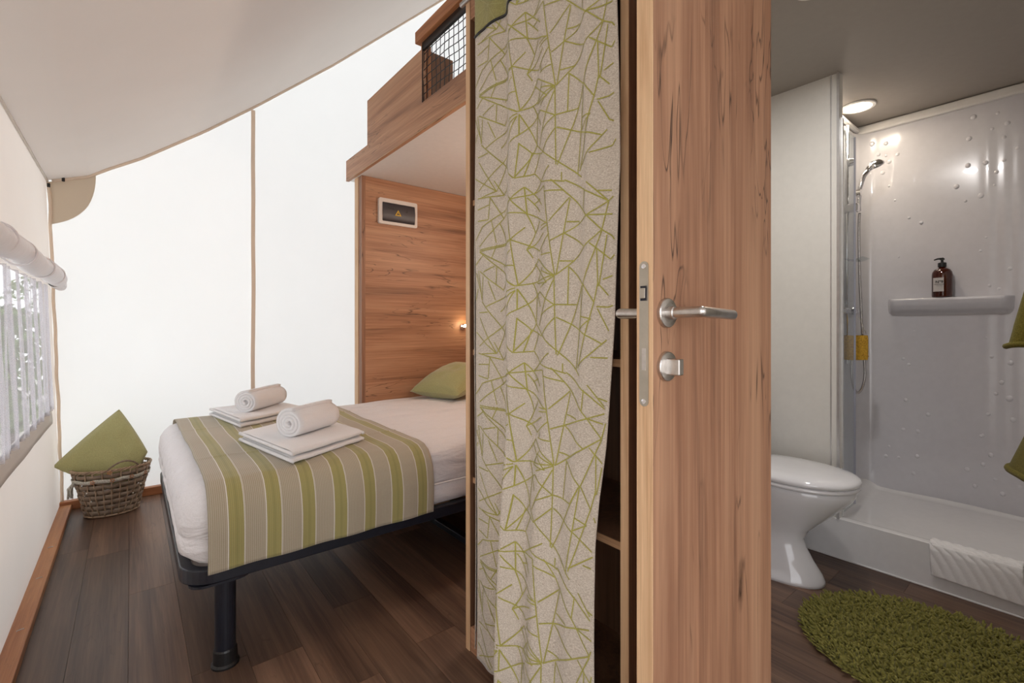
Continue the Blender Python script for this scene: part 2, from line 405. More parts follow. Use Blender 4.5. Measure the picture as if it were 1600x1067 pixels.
# sheer gathered curtain
tS = NT('sheer_grey_curtain'); tp = tS.n('ShaderNodeBsdfTransparent'); tS.b.inputs['Base Color'].default_value = (.52,.50,.54,1); tS.b.inputs['Roughness'].default_value = .8
tr = tS.n('ShaderNodeBsdfTranslucent'); tr.inputs[0].default_value = (.75,.75,.78,1); m1 = tS.n('ShaderNodeMixShader'); m1.inputs[0].default_value = .18
m2 = tS.n('ShaderNodeMixShader'); tS.l(tS.ramp(tS.noise(500), [(.4, (.42,)*3), (.6, (.62,)*3)]), m2.inputs[0])
tS.l(tS.b.outputs[0], m1.inputs[1]); tS.l(tr.outputs[0], m1.inputs[2]); tS.l(tp.outputs[0], m2.inputs[1]); tS.l(m1.outputs[0], m2.inputs[2]); tS.l(m2.outputs[0], tS.out.inputs[0])
def sheer(u, v):
    y = WY0+.01+(WY1-.03-WY0)*u; z = WZ0+.01+(WZ1-.02-WZ0)*v
    f = .011*sin(u*150+2.5*nz(u*5, v*1.2))*(.6+.5*nz(u*11, 3)) + .006*sin(u*61+v*2)
    return (wx(z)+.028+f, y+.012*nz(u*14, v*2.5), z)
o = MB().grid(sheer, 500, 14).build('sheer_curtain', tS.m, smooth=True)
tag(o, 'sheer grey gathered curtain covering the window of the left canvas wall', 'curtain')
# rolled-up window flap
t_ = thing('rolled_window_flap', (-.32, 2.6, 1.28), 'white rolled-up canvas flap tied above the window in the left wall', 'rolled blind')
def roll(cz, r, y0, y1, x, sag=.006, nn=40):
    def f(u, v):
        a = u*2*pi; y = y0+(y1-y0)*v
        rr = r*(1+.07*nz(u*3, v*6, 2)+.03*sin(v*24)); return (x+rr*cos(a), y, cz+rr*sin(a)+sag*sin(v*17))
    return f
MB().grid(roll(1.345, .044, 1.45, 3.52, -.312), 22, 70, closeu=True).build('roll', M_rollw, t_, smooth=True)
MB().grid(roll(1.322, .030, 3.50, 3.75, -.318), 18, 12, closeu=True).build('roll_core', M_rollw, t_, smooth=True)
sp = []
for a in np.linspace(0, 5.2*pi, 60): r = .005+.036*a/(5.2*pi); sp.append((-.312+r*cos(a), 3.523, 1.345+r*sin(a)))
MB().tube(sp, .0018, 5).build('roll_end', M_rollw, t_)
for y in (2.05, 2.42, 2.95, 3.35):
    MB().tube([(-.312+.046*cos(a), y+.004*sin(3*a), 1.345+.046*sin(a)) for a in np.linspace(0, 2*pi, 25)[:-1]], .0035, 6, closed=True).build('tie', M_rollw, t_, smooth=True)
MB().grid(lambda u, v: (-.345+.02*v+.004*sin(u*70), 1.5+u*2.0, 1.405-.02*v+.008*nz(u*20, v)), 60, 4).build('flap_heading', M_rollw, t_, smooth=True, solid=.003)

# hedge outside the window
def shrub(x, y, h, r, lab):
    t = thing('shrub', (x, y, -.35), lab, 'shrub', 'shrubs outside the window')
    m = MB()
    for k in range(900):
        a = random.uniform(0, 2*pi); q = random.random()**.5; zz = random.random()
        rr = r*q*sqrt(max(.02, 1-(2*zz-1)**2)); p = Vector((x+rr*cos(a), y+rr*sin(a), -.2+h*zz))
        d1 = Vector((random.gauss(0,1), random.gauss(0,1), random.gauss(0,1))).normalized()*.07; d2 = d1.cross(Vector((random.gauss(0,1), random.gauss(0,1), random.gauss(0,1)))).normalized()*.035
        m.add([p-d1, p+d2, p+d1, p-d2], [(0,1,2,3)])
    m.build('foliage', M_leaf, t, fix=False)
    MB().tube([(x, y, -.35), (x+.03, y, h*.4), (x, y+.04, h*.8)], [.05, .04, .02], 8).build('stem', M_bark, t, smooth=True)
for i, (x, y, h, r) in enumerate(((-1.25, 6.0, 1.5, .5), (-1.15, 8.3, 1.5, .6), (-2.2, 10.4, 1.9, .8), (-1.2, 12.8, 2.3, 1.2))):
    shrub(x, y, h, r, ('nearest','second','third','farthest and tallest')[i]+' leafy shrub seen through the sheer curtain of the left window')

# ------------------------------------------------------------------ WARDROBE
XW = .878
wd = thing('wardrobe', (1.06, 1.0, 0), 'open oak wardrobe with shelves behind the green-lined curtain', 'wardrobe')
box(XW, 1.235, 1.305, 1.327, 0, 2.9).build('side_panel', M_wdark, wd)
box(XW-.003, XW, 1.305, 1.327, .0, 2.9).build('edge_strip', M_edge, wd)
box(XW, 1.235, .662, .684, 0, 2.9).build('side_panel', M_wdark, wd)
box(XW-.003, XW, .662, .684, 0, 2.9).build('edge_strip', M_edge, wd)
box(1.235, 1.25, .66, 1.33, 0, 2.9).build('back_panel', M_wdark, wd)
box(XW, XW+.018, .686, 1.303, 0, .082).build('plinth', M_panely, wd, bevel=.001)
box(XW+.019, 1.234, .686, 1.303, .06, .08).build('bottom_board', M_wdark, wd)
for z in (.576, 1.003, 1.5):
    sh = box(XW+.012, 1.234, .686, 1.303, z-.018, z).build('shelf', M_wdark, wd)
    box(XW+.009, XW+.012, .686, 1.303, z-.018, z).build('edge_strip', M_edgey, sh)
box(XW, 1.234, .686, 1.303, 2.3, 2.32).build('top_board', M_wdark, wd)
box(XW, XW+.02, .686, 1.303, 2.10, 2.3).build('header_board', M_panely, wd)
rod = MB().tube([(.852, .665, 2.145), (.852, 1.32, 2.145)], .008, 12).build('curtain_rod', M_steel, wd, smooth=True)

# ------------------------------------------------------------------ CURTAIN
edge = [(2.12,.680),(1.9,.678),(1.76,.674),(1.45,.668),(1.3,.674),(1.09,.682),(.95,.694),(.80,.703),(.68,.716),(.577,.720),(.45,.712),(.277,.700),(0,.69)]
def yright(z):
    for (z1, a), (z0, b) in zip(edge, edge[1:]):
        if z >= z0: return b+(a-b)*(min(z, z1)-z0)/(z1-z0)
    return .69
YL = 1.240
def yleft(z): return YL-.004*sin(z*4)-.012*(1-min(1, z/2))
def curt(Y, z):
    """depth of the cloth at a given width position and height"""
    low = 1-min(1, max(0, z/2.1))
    w_ = (yleft(z)-Y)/(yleft(z)-yright(z))   # 0 left .. 1 right
    ridge = lambda c, s: math.exp(-((w_-c)/s)**2)
    x = .852
    x -= .021*ridge(.36+.04*low, .065)*(1+.8*low) + .013*ridge(.62+.02*sin(z*2), .06) + .010*ridge(.85, .035)*(1-.7*low) + .005*ridge(.14, .05)
    x += .008*ridge(.50, .06) + .007*ridge(.76, .045) + .006*ridge(.26, .05)
    x += .0018*sin(w_*38+z*1.6)*(1-low*.5) + .005*nz(w_*5, z*2.2, 1)
    x -= .055*ss(.30, .40, w_)*ss(1.0, .1, z)          # right part billows forward near the floor
    return x
hemL = lambda w_: .035 if w_ < .30 else .02
ZT = 2.14
def cpt(Y, z, off=0):
    e = .002
    p = Vector((curt(Y, z), Y, z))
    if off:
        dy = Vector((curt(Y+e, z)-curt(Y-e, z), 2*e, 0)); dz = Vector((curt(Y, z+e)-curt(Y, z-e), 0, 2*e))
        n_ = dy.cross(dz).normalized()
        if n_.x > 0: n_ = -n_
        p += n_*off
    return p
cu = thing('curtain', (.85, .98, .03), 'taupe curtain with woven lime-green angular lines hanging before the wardrobe', 'curtain')
ZB = 1.998
def fmain(u, v):
    zt = ZB; z = .03+(zt-.03)*v; return cpt(yleft(z)+(yright(z)-yleft(z))*u, z)
MB().grid(fmain, 170, 120).build('cloth', M_cur, cu, smooth=True, solid=.0022, off=0)
def fband(u, v):
    z = ZB+(ZT-ZB)*v; return cpt(yleft(z)+(yright(z)-yleft(z))*u, z, .0008)
MB().grid(fband, 170, 10).build('top_band', M_curband, cu, smooth=True, solid=.0026, off=0)
MB().tube([cpt(yleft(ZB)+(yright(ZB)-yleft(ZB))*u, ZB, .002) for u in np.linspace(0, 1, 170)], .0042, 6).build('black_piping', M_black, cu, smooth=True)
MB().tube([cpt(yleft(ZT)+(yright(ZT)-yleft(ZT))*u, ZT-.002, .002) for u in np.linspace(0, 1, 170)], .0042, 6).build('black_piping', M_black, cu, smooth=True)
# return fold on the left edge
MB().grid(lambda u, v: (.872-.018*u+.003*sin(v*9), YL+.002+.020*(1-u), .05+v*2.08), 4, 40).build('left_return', M_cur, cu, smooth=True, solid=.002)
# woven line pattern: one repeat, measured on the cloth, tiled down the drop
PAT = """85,190,325,150;240,10,325,150;325,150,415,0;370,105,465,205;465,205,545,75;465,205,130,465;465,205,100,660;205,175,190,390;205,175,325,380;85,300,195,250
85,410,190,395;290,430,365,610;215,400,260,620;425,285,470,600;430,340,550,330;465,210,555,330;470,600,100,695;465,615,105,710;100,710,360,850;100,710,500,1050
360,850,495,850;265,640,220,770;470,605,550,470;470,700,330,860;400,790,400,850;470,600,520,1050;140,910,245,850;100,900,330,1088;265,860,260,1038;135,950,125,1188
400,960,330,1083;400,960,505,1050;190,998,255,1183;165,1253,505,1068;85,898,125,1188;125,1198,490,1698;90,1308,190,1303;505,1093,400,1368;400,1368,265,1708;515,1278,95,1638
515,1278,515,1078;515,1368,590,1478;100,1358,260,1708;125,1713,265,1708;515,1358,495,1688;740,60,855,940;750,115,915,100;820,0,1300,490;965,170,805,410;970,180,920,520
920,520,865,940;690,450,790,420;690,490,795,445;930,0,1360,205;1130,80,1115,290;1160,20,1350,195;1265,105,1390,100;1360,205,820,600;945,410,1060,405;1360,205,1300,490
1300,490,860,940;925,525,1135,655;1300,490,1390,545;1300,500,1120,1040;1190,620,1380,780;1255,680,1265,1050;1345,540,1275,1040;890,800,1010,795;800,540,680,700;715,680,715,735
700,740,820,720;660,775,850,940;710,890,850,945;725,860,650,1020;850,950,700,1060;650,1020,790,1010;960,850,950,1228;965,860,1120,1030;850,943,860,1718;845,988,680,1438
850,1228,1040,1228;855,1228,710,1338;855,1353,720,1538;865,1353,1300,1618;1120,1018,1035,1878;1110,1038,870,1728;1130,1028,1230,1208;1265,1008,1230,1198;1230,1198,1060,1858;1250,1248,1360,1253
1090,1343,1200,1368;1200,1368,1075,1468;1260,1268,1360,1488;1340,1578,1060,1828;635,1418,1080,1928;650,1108,635,1418;670,1518,610,1678;805,1703,600,1888;610,1688,700,1808;700,1808,930,1908
1265,1018,1360,1138;1190,1748,1390,1758;905,1808,905,1888;555,330,620,520;560,180,670,310;670,180,600,240;545,75,560,330;620,520,560,690;620,520,670,400;560,690,600,770
470,205,740,60;550,330,790,430;470,600,680,700;515,1050,660,775;500,1050,850,940;515,1278,690,1100;515,1078,640,1418;490,1698,635,1418;590,1478,720,1538;495,1698,610,1688
1360,205,1490,60;1390,545,1490,700;1380,780,1490,640;1390,1758,1490,1600;1360,1253,1490,1200;1360,1488,1490,1580;590,1478,540,1700;545,75,700,240;620,830,780,1000;690,1100,850,1228
560,690,740,520;1040,1228,1110,1038;300,1300,505,1093;60,1500,260,1708;60,600,130,465;1310,980,1490,900;1150,350,1440,330;600,1010,700,1250"""
def onpl(zx, zy):
    px = 730+zx/6.276; py = 280+zy/6.276
    a = (px-800)/FPX; X, Y, Z = .6293+.7771*a, .7771-.6293*a, -(py-510)/FPX
    t = .84/X; return Y*t, H+Z*t
segs = []
for ln in PAT.split('\n'):
    for q in ln.split(';'):
        v = [float(x) for x in q.split(',')]; segs.append((*onpl(v[0], v[1]), *onpl(v[2], v[3])))
PER = .485
lm = MB()
def strip(y1, z1, y2, z2, wd_=.0016, ztop=ZB-.003, off=.0024, m=lm):
    L = sqrt((y2-y1)**2+(z2-z1)**2); n_ = max(2, int(L/.012)); prev = None
    nx, nzz = -(z2-z1)/L*wd_, (y2-y1)/L*wd_
    for i in range(n_+1):
        t = i/n_; y = y1+(y2-y1)*t; z = z1+(z2-z1)*t
        ok = .04 < z < ztop and yright(z)+.003 < y < yleft(z)-.003
        if ok:
            cur = [cpt(y+nx, z+nzz, off), cpt(y-nx, z-nzz, off)]
            if prev: m.add([prev[0], prev[1], cur[1], cur[0]], [(0,1,2,3)])
            prev = cur
        else: prev = None
for r in range(-3, 5):
    for (a, b, c, d) in segs: strip(a, b+PER*r, c, d+PER*r)
# part missing near the left edge: a few extra rays
for r in range(-3, 4):
    for (a, b, c, d) in ((1.27,1.33,1.20,1.18),(1.28,1.25,1.19,1.30),(1.27,1.08,1.22,1.2)): strip(a, b+PER*r, c, d+PER*r)
lm.build('woven_lines', M_curline, cu, fix=False)
bm_ = MB()
for cy, cz in ((1.275,2.03),(1.16,2.06),(1.05,2.03),(.93,2.06),(.80,2.03),(.71,2.06)):
    for k in range(9):
        a = k*2*pi/9+cy*9; strip(cy, cz, cy+.06*cos(a), cz+.07*sin(a), .0008, ZT-.006, .003, bm_)
bm_.v and bm_.build('leaf_threads', M_curleaf, cu, fix=False)

# ------------------------------------------------------------------ DOOR (open) with furniture
dr = thing('door_1', (1.0, .515, 0), kind='structure')
box(.733, 1.228, .50, .533, .012, 2.02).build('door_leaf', M_door, dr, bevel=.0008)
box(.7298, .7328, .50, .533, .012, 2.02).build('edge_strip', M_edge, dr)
pl = MB(); prf = [(y, z) for (y, z) in rrect(.507, .5265, .934, 1.199, .0095, 6)]
pl.prism(prf, 'x', .7285, .7300).build('lock_plate', M_plate, dr)
for z in (1.190, .943): MB().lathe([(.0045, 0), (.0045, -.0010), (.002, -.0013)], (.7285, .5168, z), 'x', 14).build('screw', M_chrome, dr, smooth=False)
la = MB().prism([(.5105,1.127),(.5230,1.127),(.5230,1.154),(.5105,1.154)], 'x', .7266, .7286).build('latch', M_dark, dr)
MB().prism([(.5118,1.131),(.5218,1.131),(.5218,1.150),(.5118,1.150)], 'x', .7235, .7268).build('latch_bolt', M_plate, la, bevel=.001)
MB().prism([(.5125,1.0),(.5205,1.0),(.5205,1.04),(.5125,1.04)], 'x', .7275, .7288).build('dead_bolt', M_steel, dr)
def rosette(yf, sgn, z, nm): return MB().lathe([(.0275, 0), (.0275, sgn*-.006), (.0262, sgn*-.008), (.018, sgn*-.009)], (.772, yf, z), 'y', 40).build(nm, M_steel, dr, smooth=False, bevel=.0006)
def lever(yf, sgn, nm):
    n0 = Vector((.772, yf-sgn*.006, 1.105)); k_ = Vector((.772, yf-sgn*.070, 1.106)); e = Vector((.887, yf-sgn*.071, 1.102))
    m = MB().tube([n0, k_], [.0098,.0100], 20).tube([k_, e-Vector((.002,0,0)), e], [.0100,.0092,.0080], 20)
    m.add([(k_+Vector((cos(q)*cos(p),sin(q)*cos(p),sin(p)))*.0101) for p in np.linspace(-1.5,1.5,9) for q in np.linspace(0,2*pi,17)[:-1]], [(a*16+b, a*16+(b+1)%16, (a+1)*16+(b+1)%16, (a+1)*16+b) for a in range(8) for b in range(16)])
    o = m.build(nm, M_steel, dr); o.data.shade_smooth(); o.data.set_sharp_from_angle(angle=.7); return o
r1 = rosette(.50, 1, 1.105, 'rosette'); rosette(.533, -1, 1.105, 'rosette')
lever(.50, 1, 'lever_handle'); lever(.533, -1, 'lever_handle')
MB().lathe([(.0125,0),(.0125,-.012),(.011,-.013)], (.772,.492,1.105), 'y', 24).build('collar', M_steel, r1, smooth=False)
r2 = rosette(.50, 1, 1.006, 'thumb_turn_rosette'); rosette(.533, -1, 1.006, 'thumb_turn_rosette')
box(.764, .780, .467, .495, .991, 1.021).build('thumb_turn', M_steel, r2, bevel=.0025, seg=3)
# door frame / partition in which the door hangs
o = box(1.232, 1.29, .535, .66, 0, 2.9).build('trim_5', M_door, bevel=.001); tag(o, kind='structure')
o = box(1.252, 1.29, -.6, .02, 0, 2.9).build('wall_partition', M_bath_wall); tag(o, kind='structure')
o = box(1.252, 1.29, .02, .535, 2.06, 2.9).build('trim_6', M_bath_wall); tag(o, kind='structure')

# ------------------------------------------------------------------ BED NICHE, BUNK
YP = 3.08
sp_ = thing('niche_side_panel', (1.7, 3.11, 0), 'warm oak panel closing the far side of the bed under the bunk', 'wood panel')
box(1.225, 2.26, YP, YP+.02, 0, 2.093).build('panel', M_panelx, sp_)
box(1.20, 1.225, YP, YP+.115, 0, 2.093).build('end_post', M_door, sp_)
box(1.196, 1.20, YP+.055, YP+.117, 0, 2.093).build('edge_strip', M_edge, sp_)
o = box(2.26, 2.29, 1.33, 3.2, 0, 2.1).build('wall_head', M_panely); tag(o, kind='structure')
o = box(1.252, 2.26, 1.31, 1.328, 0, 2.093).build('wall_niche', M_panelx); tag(o, kind='structure')
bk = thing('bunk', (1.7, 2.2, 2.095), 'oak upper bunk above the bed with stepped guard board and net', 'bunk bed')
box(1.19, 2.26, 1.335, 3.27, 2.095, 2.113).build('underside_board', M_white_panel, bk)
poly = [(3.29,2.095),(3.29,2.236),(2.91,2.236),(2.91,2.517),(2.18,2.517),(2.18,2.238),(1.335,2.238),(1.335,2.095)]
gd = MB().prism(poly, 'x', 1.17, 1.19).build('guard_board', M_panely, bk)
box(1.1685, 1.1695, 1.335, 3.29, 2.0955, 2.1005).build('edge_strip', M_edgey, gd)
box(1.145, 1.195, 1.335, 2.215, 2.545, 2.605).build('top_rail', M_pine, bk, bevel=.003)
box(1.71, 1.95, 3.14, 3.158, 2.113, 3.15).build('far_guard_board', M_wdark, bk)
box(1.685, 1.71, 3.13, 3.16, 2.113, 3.17).build('post', M_pine, bk)
box(1.200, 1.222, 2.182, 2.205, 2.24, 2.545).build('post', M_pine, bk)
nt = MB()
yy = np.arange(1.35, 2.19, .0415); zz_ = np.arange(2.238, 2.53, .0415)
def npt(y, z): return (1.178+.006*nz(y*5, z*5), y+.006*nz(z*14, y*3, 7), z-.008*sin((y-1.0)/.3*pi)+.004*nz(y*14, z*4, 3))
for y in yy: nt.tube([npt(y, z) for z in np.linspace(2.236, 2.53, 8)], .0021, 5)
for z in zz_: nt.tube([npt(y, z) for y in np.linspace(1.34, 2.178, 40)], .0021, 5)
nt.build('net', M_black, bk, smooth=True)
box(1.168, 1.182, 1.335, 2.18, 2.505, 2.552).build('net_band', M_black, bk)
# rounded loop of net cord at the end
MB().tube([(1.168, 2.176, z) for z in (2.236, 2.53)], .0032, 6).build('net_cord', M_black, bk)

# fuse box
fb = thing('fuse_box', (1.445, 3.07, 1.79), 'small fuse box with dark cover and cream frame on the oak panel', 'fuse box')
fr = MB(); outer = rrect(1.312, 1.60, 1.785, 1.962, .012, 4); inner = rrect(1.336, 1.582, 1.805, 1.935, .006, 4)
n = len(outer); vs = [(p[0], YP-.022, p[1]) for p in outer]+[(p[0], YP-.022, p[1]) for p in inner]+[(p[0], YP, p[1]) for p in outer]+[(p[0], YP, p[1]) for p in inner]
fs = []
for i in range(n):
    j = (i+1) % n; fs += [(i, j, n+j, n+i), (i, 2*n+i, 2*n+j, j), (n+i, n+j, 3*n+j, 3*n+i)]
fr.add(vs, fs).build('frame', M_cream, fb)
cv = MB().grid(lambda u, v: (1.337+u*.244, YP-.012-.016*sin(v*pi)**.6, 1.806+.128*v), 4, 14).build('cover', M_box, fb, smooth=True)
MB().add([(1.425,YP-.030,1.85),(1.473,YP-.030,1.85),(1.449,YP-.030,1.892)], [(0,1,2)]).build('warning_triangle', M_yellow, cv)
MB().add([(1.4365,YP-.0305,1.856),(1.4615,YP-.0305,1.856),(1.449,YP-.0305,1.880)], [(0,1,2)]).build('warning_sign_field', M_black, cv)
MB().add([(1.451,YP-.031,1.878),(1.445,YP-.031,1.868),(1.449,YP-.031,1.868),(1.446,YP-.031,1.858),(1.454,YP-.031,1.870),(1.449,YP-.031,1.870)], [(0,1,2),(3,4,5)]).build('lightning_bolt', M_yellow, cv)
for i in range(4): box(1.372+i*.016, 1.384+i*.016, YP-.0298, YP-.029, 1.893, 1.903).build('marking', M_black, cv)
MB().lathe([(.008,0),(.008,-.003)], (1.515, YP-.0275, 1.888), 'y', 16).build('key_hole', M_black, cv)
# reading lamp
rl = thing('reading_lamp', (2.02, 3.06, 1.08), 'small glowing reading lamp on the oak panel beside the post', 'lamp')
MB().lathe([(.022,0),(.022,-.012),(.012,-.014),(.012,-.03)], (2.0, YP, 1.075), 'y', 20).build('base', M_chrome, rl)
MB().lathe([(.004,0),(.011,-.004),(.012,-.012),(.008,-.018)], (2.0, YP-.03, 1.085), 'y', 16).build('bulb', M_read, rl, smooth=True)
ld = bpy.data.lights.new('reading_light', 'POINT'); ld.energy = .7; ld.color = (1,.75,.45); ld.shadow_soft_size = .01
lo = bpy.data.objects.new('reading_light', ld); C.objects.link(lo); lo.parent = rl; lo.location = (-.02, -.03, .01)
niche_fill = thing('reading_lamp', (2.23, 1.75, 1.6), 'added unseen warm fill lamp on the head wall behind the wardrobe', 'lamp')  # extra lamp out of view, added to brighten the bed niche
MB().lathe([(.03,0),(.03,-.012),(.012,-.014),(.012,-.06)], (2.26, 1.75, 1.75), 'x', 20).build('base', M_chrome, niche_fill)
MB().lathe([(.004,.03),(.024,.024),(.03,.0),(.024,-.024),(.004,-.03)], (2.18, 1.75, 1.75), 'z', 20).build('bulb', M_read, niche_fill, smooth=True)
ld2 = bpy.data.lights.new('reading_light', 'POINT'); ld2.energy = 15; ld2.color = (1,.91,.80); ld2.shadow_soft_size = .06
lo = bpy.data.objects.new('reading_light', ld2); C.objects.link(lo); lo.parent = niche_fill; lo.location = (-.12, 0, .15)
# glow on the oak panel comes from the added lamp above
# ------------------------------------------------------------------ BED
bf = thing('bed', (1.1, 2.38, 0), 'black steel bed frame on round legs under the white mattress', 'bed')
def ring(x0, x1, y0, y1, z0, z1, r, w_):
    a = rrect(x0, x1, y0, y1, r, 8); b = rrect(x0+w_, x1-w_, y0+w_, y1-w_, max(.01, r-w_), 8); n = len(a)
    vs = [(*p, z0) for p in a]+[(*p, z0) for p in b]+[(*p, z1) for p in a]+[(*p, z1) for p in b]; fs = []
    for i in range(n):
        j = (i+1) % n; fs += [(i, n+i, n+j, j), (2*n+i, 2*n+j, 3*n+j, 3*n+i), (i, j, 2*n+j, 2*n+i), (n+i, 3*n+i, 3*n+j, n+j)]
    return MB().add(vs, fs)
ring(.115, 2.13, 1.69, 3.07, .292, .337, .10, .035).build('side_rail', M_frame, bf, bevel=.004)
for sx in (.55, 1.0, 1.45, 1.9): box(sx, sx+.03, 1.725, 3.035, .30, .325).build('cross_bar', M_frame, bf)
for i in range(12): box(.24+i*.15, .31+i*.15, 1.73, 3.03, .326, .334).build('slat', M_edgey, bf)
for (x, y) in ((.235,1.752),(.235,3.0),(2.03,1.76),(2.03,3.0)):
    lg = MB().lathe([(.030,0),(.030,.292)], (x, y, .0), 'z', 28).build('leg', M_frame, bf, smooth=False)
    MB().lathe([(.040,0),(.040,.006),(.035,.012),(.0335,.05),(.031,.055)], (x, y, 0), 'z', 28).build('foot_cap', M_black, lg, smooth=False)
    MB().prism(rrect(x-.10 if x < 1 else x-.08, x+.07, y-.058, y+.06, .045, 6), 'z', .284, .2915).build('corner_plate', M_frame, lg)
box(1.285, 1.325, 1.74, 3.02, .0, .03).build('foot_bar', M_frame, bf, bevel=.003)
for y in (1.76, 2.98): box(1.29, 1.32, y, y+.03, .03, .292).build('upright', M_frame, bf)
# mattress
mt = MB(); loops = []
prof = [(.338,.030),(.350,.008),(.375,0),(.41,-.002),(.424,.003),(.430,.006),(.436,.002),(.47,0),(.52,.002),(.55,.012),(.570,.030),(.580,.055),(.585,.09),(.587,.115),(.587,.14),(.588,.17),(.588,.20),(.588,.225),(.588,.25),(.588,.28),(.588,.31),(.588,.34),(.588,.37),(.588,.40),(.588,.43),(.588,.46),(.588,.49),(.588,.52),(.588,.55),(.588,.58),(.588,.61),(.588,.64),(.588,.665)]
for z, ins in prof:
    x0, x1, y0, y1 = .122+ins+(.02 if z<.36 else 0)-.012*sin(min(1,max(0,(z-.33)/.25))*pi), 2.12-ins, 1.70+ins, 3.06-ins
    r = max(.004, .09-ins*.3); r = min(r, (y1-y0)/2-.002)
    base = rrect(0, 1, 0, 1, .01, 1)
    L = []
    cor = rrect(x0, x1, y0, y1, r, 5)
    # resample sides evenly
    m_ = len(cor)
    for i in range(m_):
        a = cor[i]; b = cor[(i+1) % m_]; d = math.dist(a, b)
        k = 26 if (i+1) % 6 == 0 else 1
        for q in range(k): L.append((a[0]+(b[0]-a[0])*q/k, a[1]+(b[1]-a[1])*q/k))
    loops.append([(x+.006*nz(x*7, y*9, z*6), y+(.013*nz(x*4, z*26, y*2) if ins < .05 else 0), z+(.011*nz(x*1.6, y*11, 2)+.005*nz(x*5, y*22, 5))*(1 if z > .5 else .2)) for x, y in L])
n = len(loops[0]); vs = [p for L in loops for p in L]
fs = [(i*n+k, i*n+(k+1) % n, (i+1)*n+(k+1) % n, (i+1)*n+k) for i in range(len(loops)-1) for k in range(n)]
fs.append(tuple((len(loops)-1)*n+k for k in range(n))); fs.append(tuple(range(n))[::-1])
mat_ = mt.add(vs, fs).build('mattress', M_sheet, smooth=True); tag(mat_, 'mattress in a creased white cotton sheet on the black bed frame', 'mattress')
for z in (.432,):
    a = rrect(.137, 2.123, 1.697, 3.063, .092, 6); MB().tube([(x, y, z+.004*nz(x*5, y*5)) for x, y in a], .004, 6, closed=True).build('piping', M_sheet, mat_, smooth=True)
# runner
tR = NT('striped_runner_cloth'); tc = tR.n('ShaderNodeTexCoord'); sx_ = tR.n('ShaderNodeSeparateXYZ'); tR.l(tc.outputs['UV'], sx_.inputs[0])
RW = .765; per = .1065
ph = tR.math('FRACT', tR.math('ADD', tR.math('MULTIPLY', sx_.outputs[0], RW/per), .03))
TA, TB, WH, GR, GR2 = hexc(198,184,165), hexc(188,176,156), hexc(242,235,226), hexc(180,169,106), hexc(168,160,98)
col = tR.ramp(ph, [(0,TA),(.50,WH),(.535,GR),(.70,GR2),(.78,GR),(.925,WH),(.96,TA)], 'CONSTANT')
fineL = tR.math('SINE', tR.math('MULTIPLY', sx_.outputs[0], 900.0)); thr = tR.noise(600, (1,.25,1), 2)
col = tR.mix(tR.math('MULTIPLY', tR.math('ADD', fineL, 1.0), .22), col, hexc(122,120,78))
col = tR.mix(tR.math('MULTIPLY', thr, .35), col, hexc(120,112,84)); tR.l(col, tR.b.inputs['Base Color'])
tR.b.inputs['Roughness'].default_value = .9; tR.b.inputs['Sheen Weight'].default_value = .2; tR.bump(thr, .6, .001)
path = [(1.668,.338),(1.664,.40),(1.664,.46),(1.670,.51),(1.684,.548),(1.706,.575),(1.74,.5925),(1.80,.599)]
path += [(1.8+i*.06, .598) for i in range(1, 20)]+[(3.0,.594),(3.045,.583),(3.075,.555),(3.09,.50),(3.092,.42)]
pa = [0]
for a, b in zip(path, path[1:]): pa.append(pa[-1]+math.dist(a, b))
def onpath(v):
    s_ = v*pa[-1]
    for i in range(len(pa)-1):
        if s_ <= pa[i+1]+1e-9:
            t = (s_-pa[i])/(pa[i+1]-pa[i]); return path[i][0]+(path[i+1][0]-path[i][0])*t, path[i][1]+(path[i+1][1]-path[i][1])*t
    return path[-1]
def runner(u, v):
    y, z = onpath(v); hang = ss(.56, .45, z)
    x = .178+u*RW + .012*nz(y*3, 1)*(1-abs(2*u-1)*.0) + .02*ss(2.2, 3.0, y)*(u-.2)
    y += -.008*hang*(.5+.5*sin(u*23+1))*(1 if y < 2 else -1)
    if hang < .5: z += .0035*(nz(x*6, y*7)+.6)+.0030*math.exp(-((y-2.02)/.008)**2)+.0035*math.exp(-((y-2.62)/.008)**2)+.002*math.exp(-((u-.62)/.01)**2)
    else: z += -.010*u*0
    return (x, y, z)
rn = MB().grid(runner, 60, 150, uv=True).build('bed_runner', tR.m, smooth=True, solid=.003, off=1)
tag(rn, 'green and taupe striped runner laid across the foot of the bed', 'bed runner')

# towels: folded slab of layers + roll
def bil(c, u, v): return [c[0][i]*(1-u)*(1-v)+c[1][i]*u*(1-v)+c[2][i]*u*v+c[3][i]*(1-u)*v for i in (0, 1)]
def towel_slab(name, c, z0, lab):
    t = thing(name, (*bil(c, .5, .5), z0), lab, 'towel')
    layers = 2; th = .025
    for L in range(layers):
        def f(u, v, L=L):
            a = u*2*pi; # closed cross-section swept over the width
            ce = cos(a); se = sin(a); pw = lambda q, e: math.copysign(abs(q)**e, q)
            uu = .5+.5*pw(ce, .22)*(1-.01*L); x, y = bil(c, uu, .015+.97*v)
            ed = ss(0, .05, v)*ss(1, .95, v); zz = z0+th*(L+.5)+th*.49*pw(se, .6)*(.7+.3*ed)+.0025*nz(uu*6, v*6, L)
            return (x, y, zz)
        MB().grid(f, 44, 24, closeu=True).build('towel_fold', M_towel, t, smooth=True)
    # closing ends
    for v in (.015, .985):
        for L in range(layers):
            x, y = bil(c, .5, v); pts = []
            for k in range(9):
                u = k/8; px, py = bil(c, u, v); pts.append((px, py, z0+th*(L+.5)))
            MB().tube(pts, th*.28, 8).build('hem', M_towel, t, smooth=True)
    return t
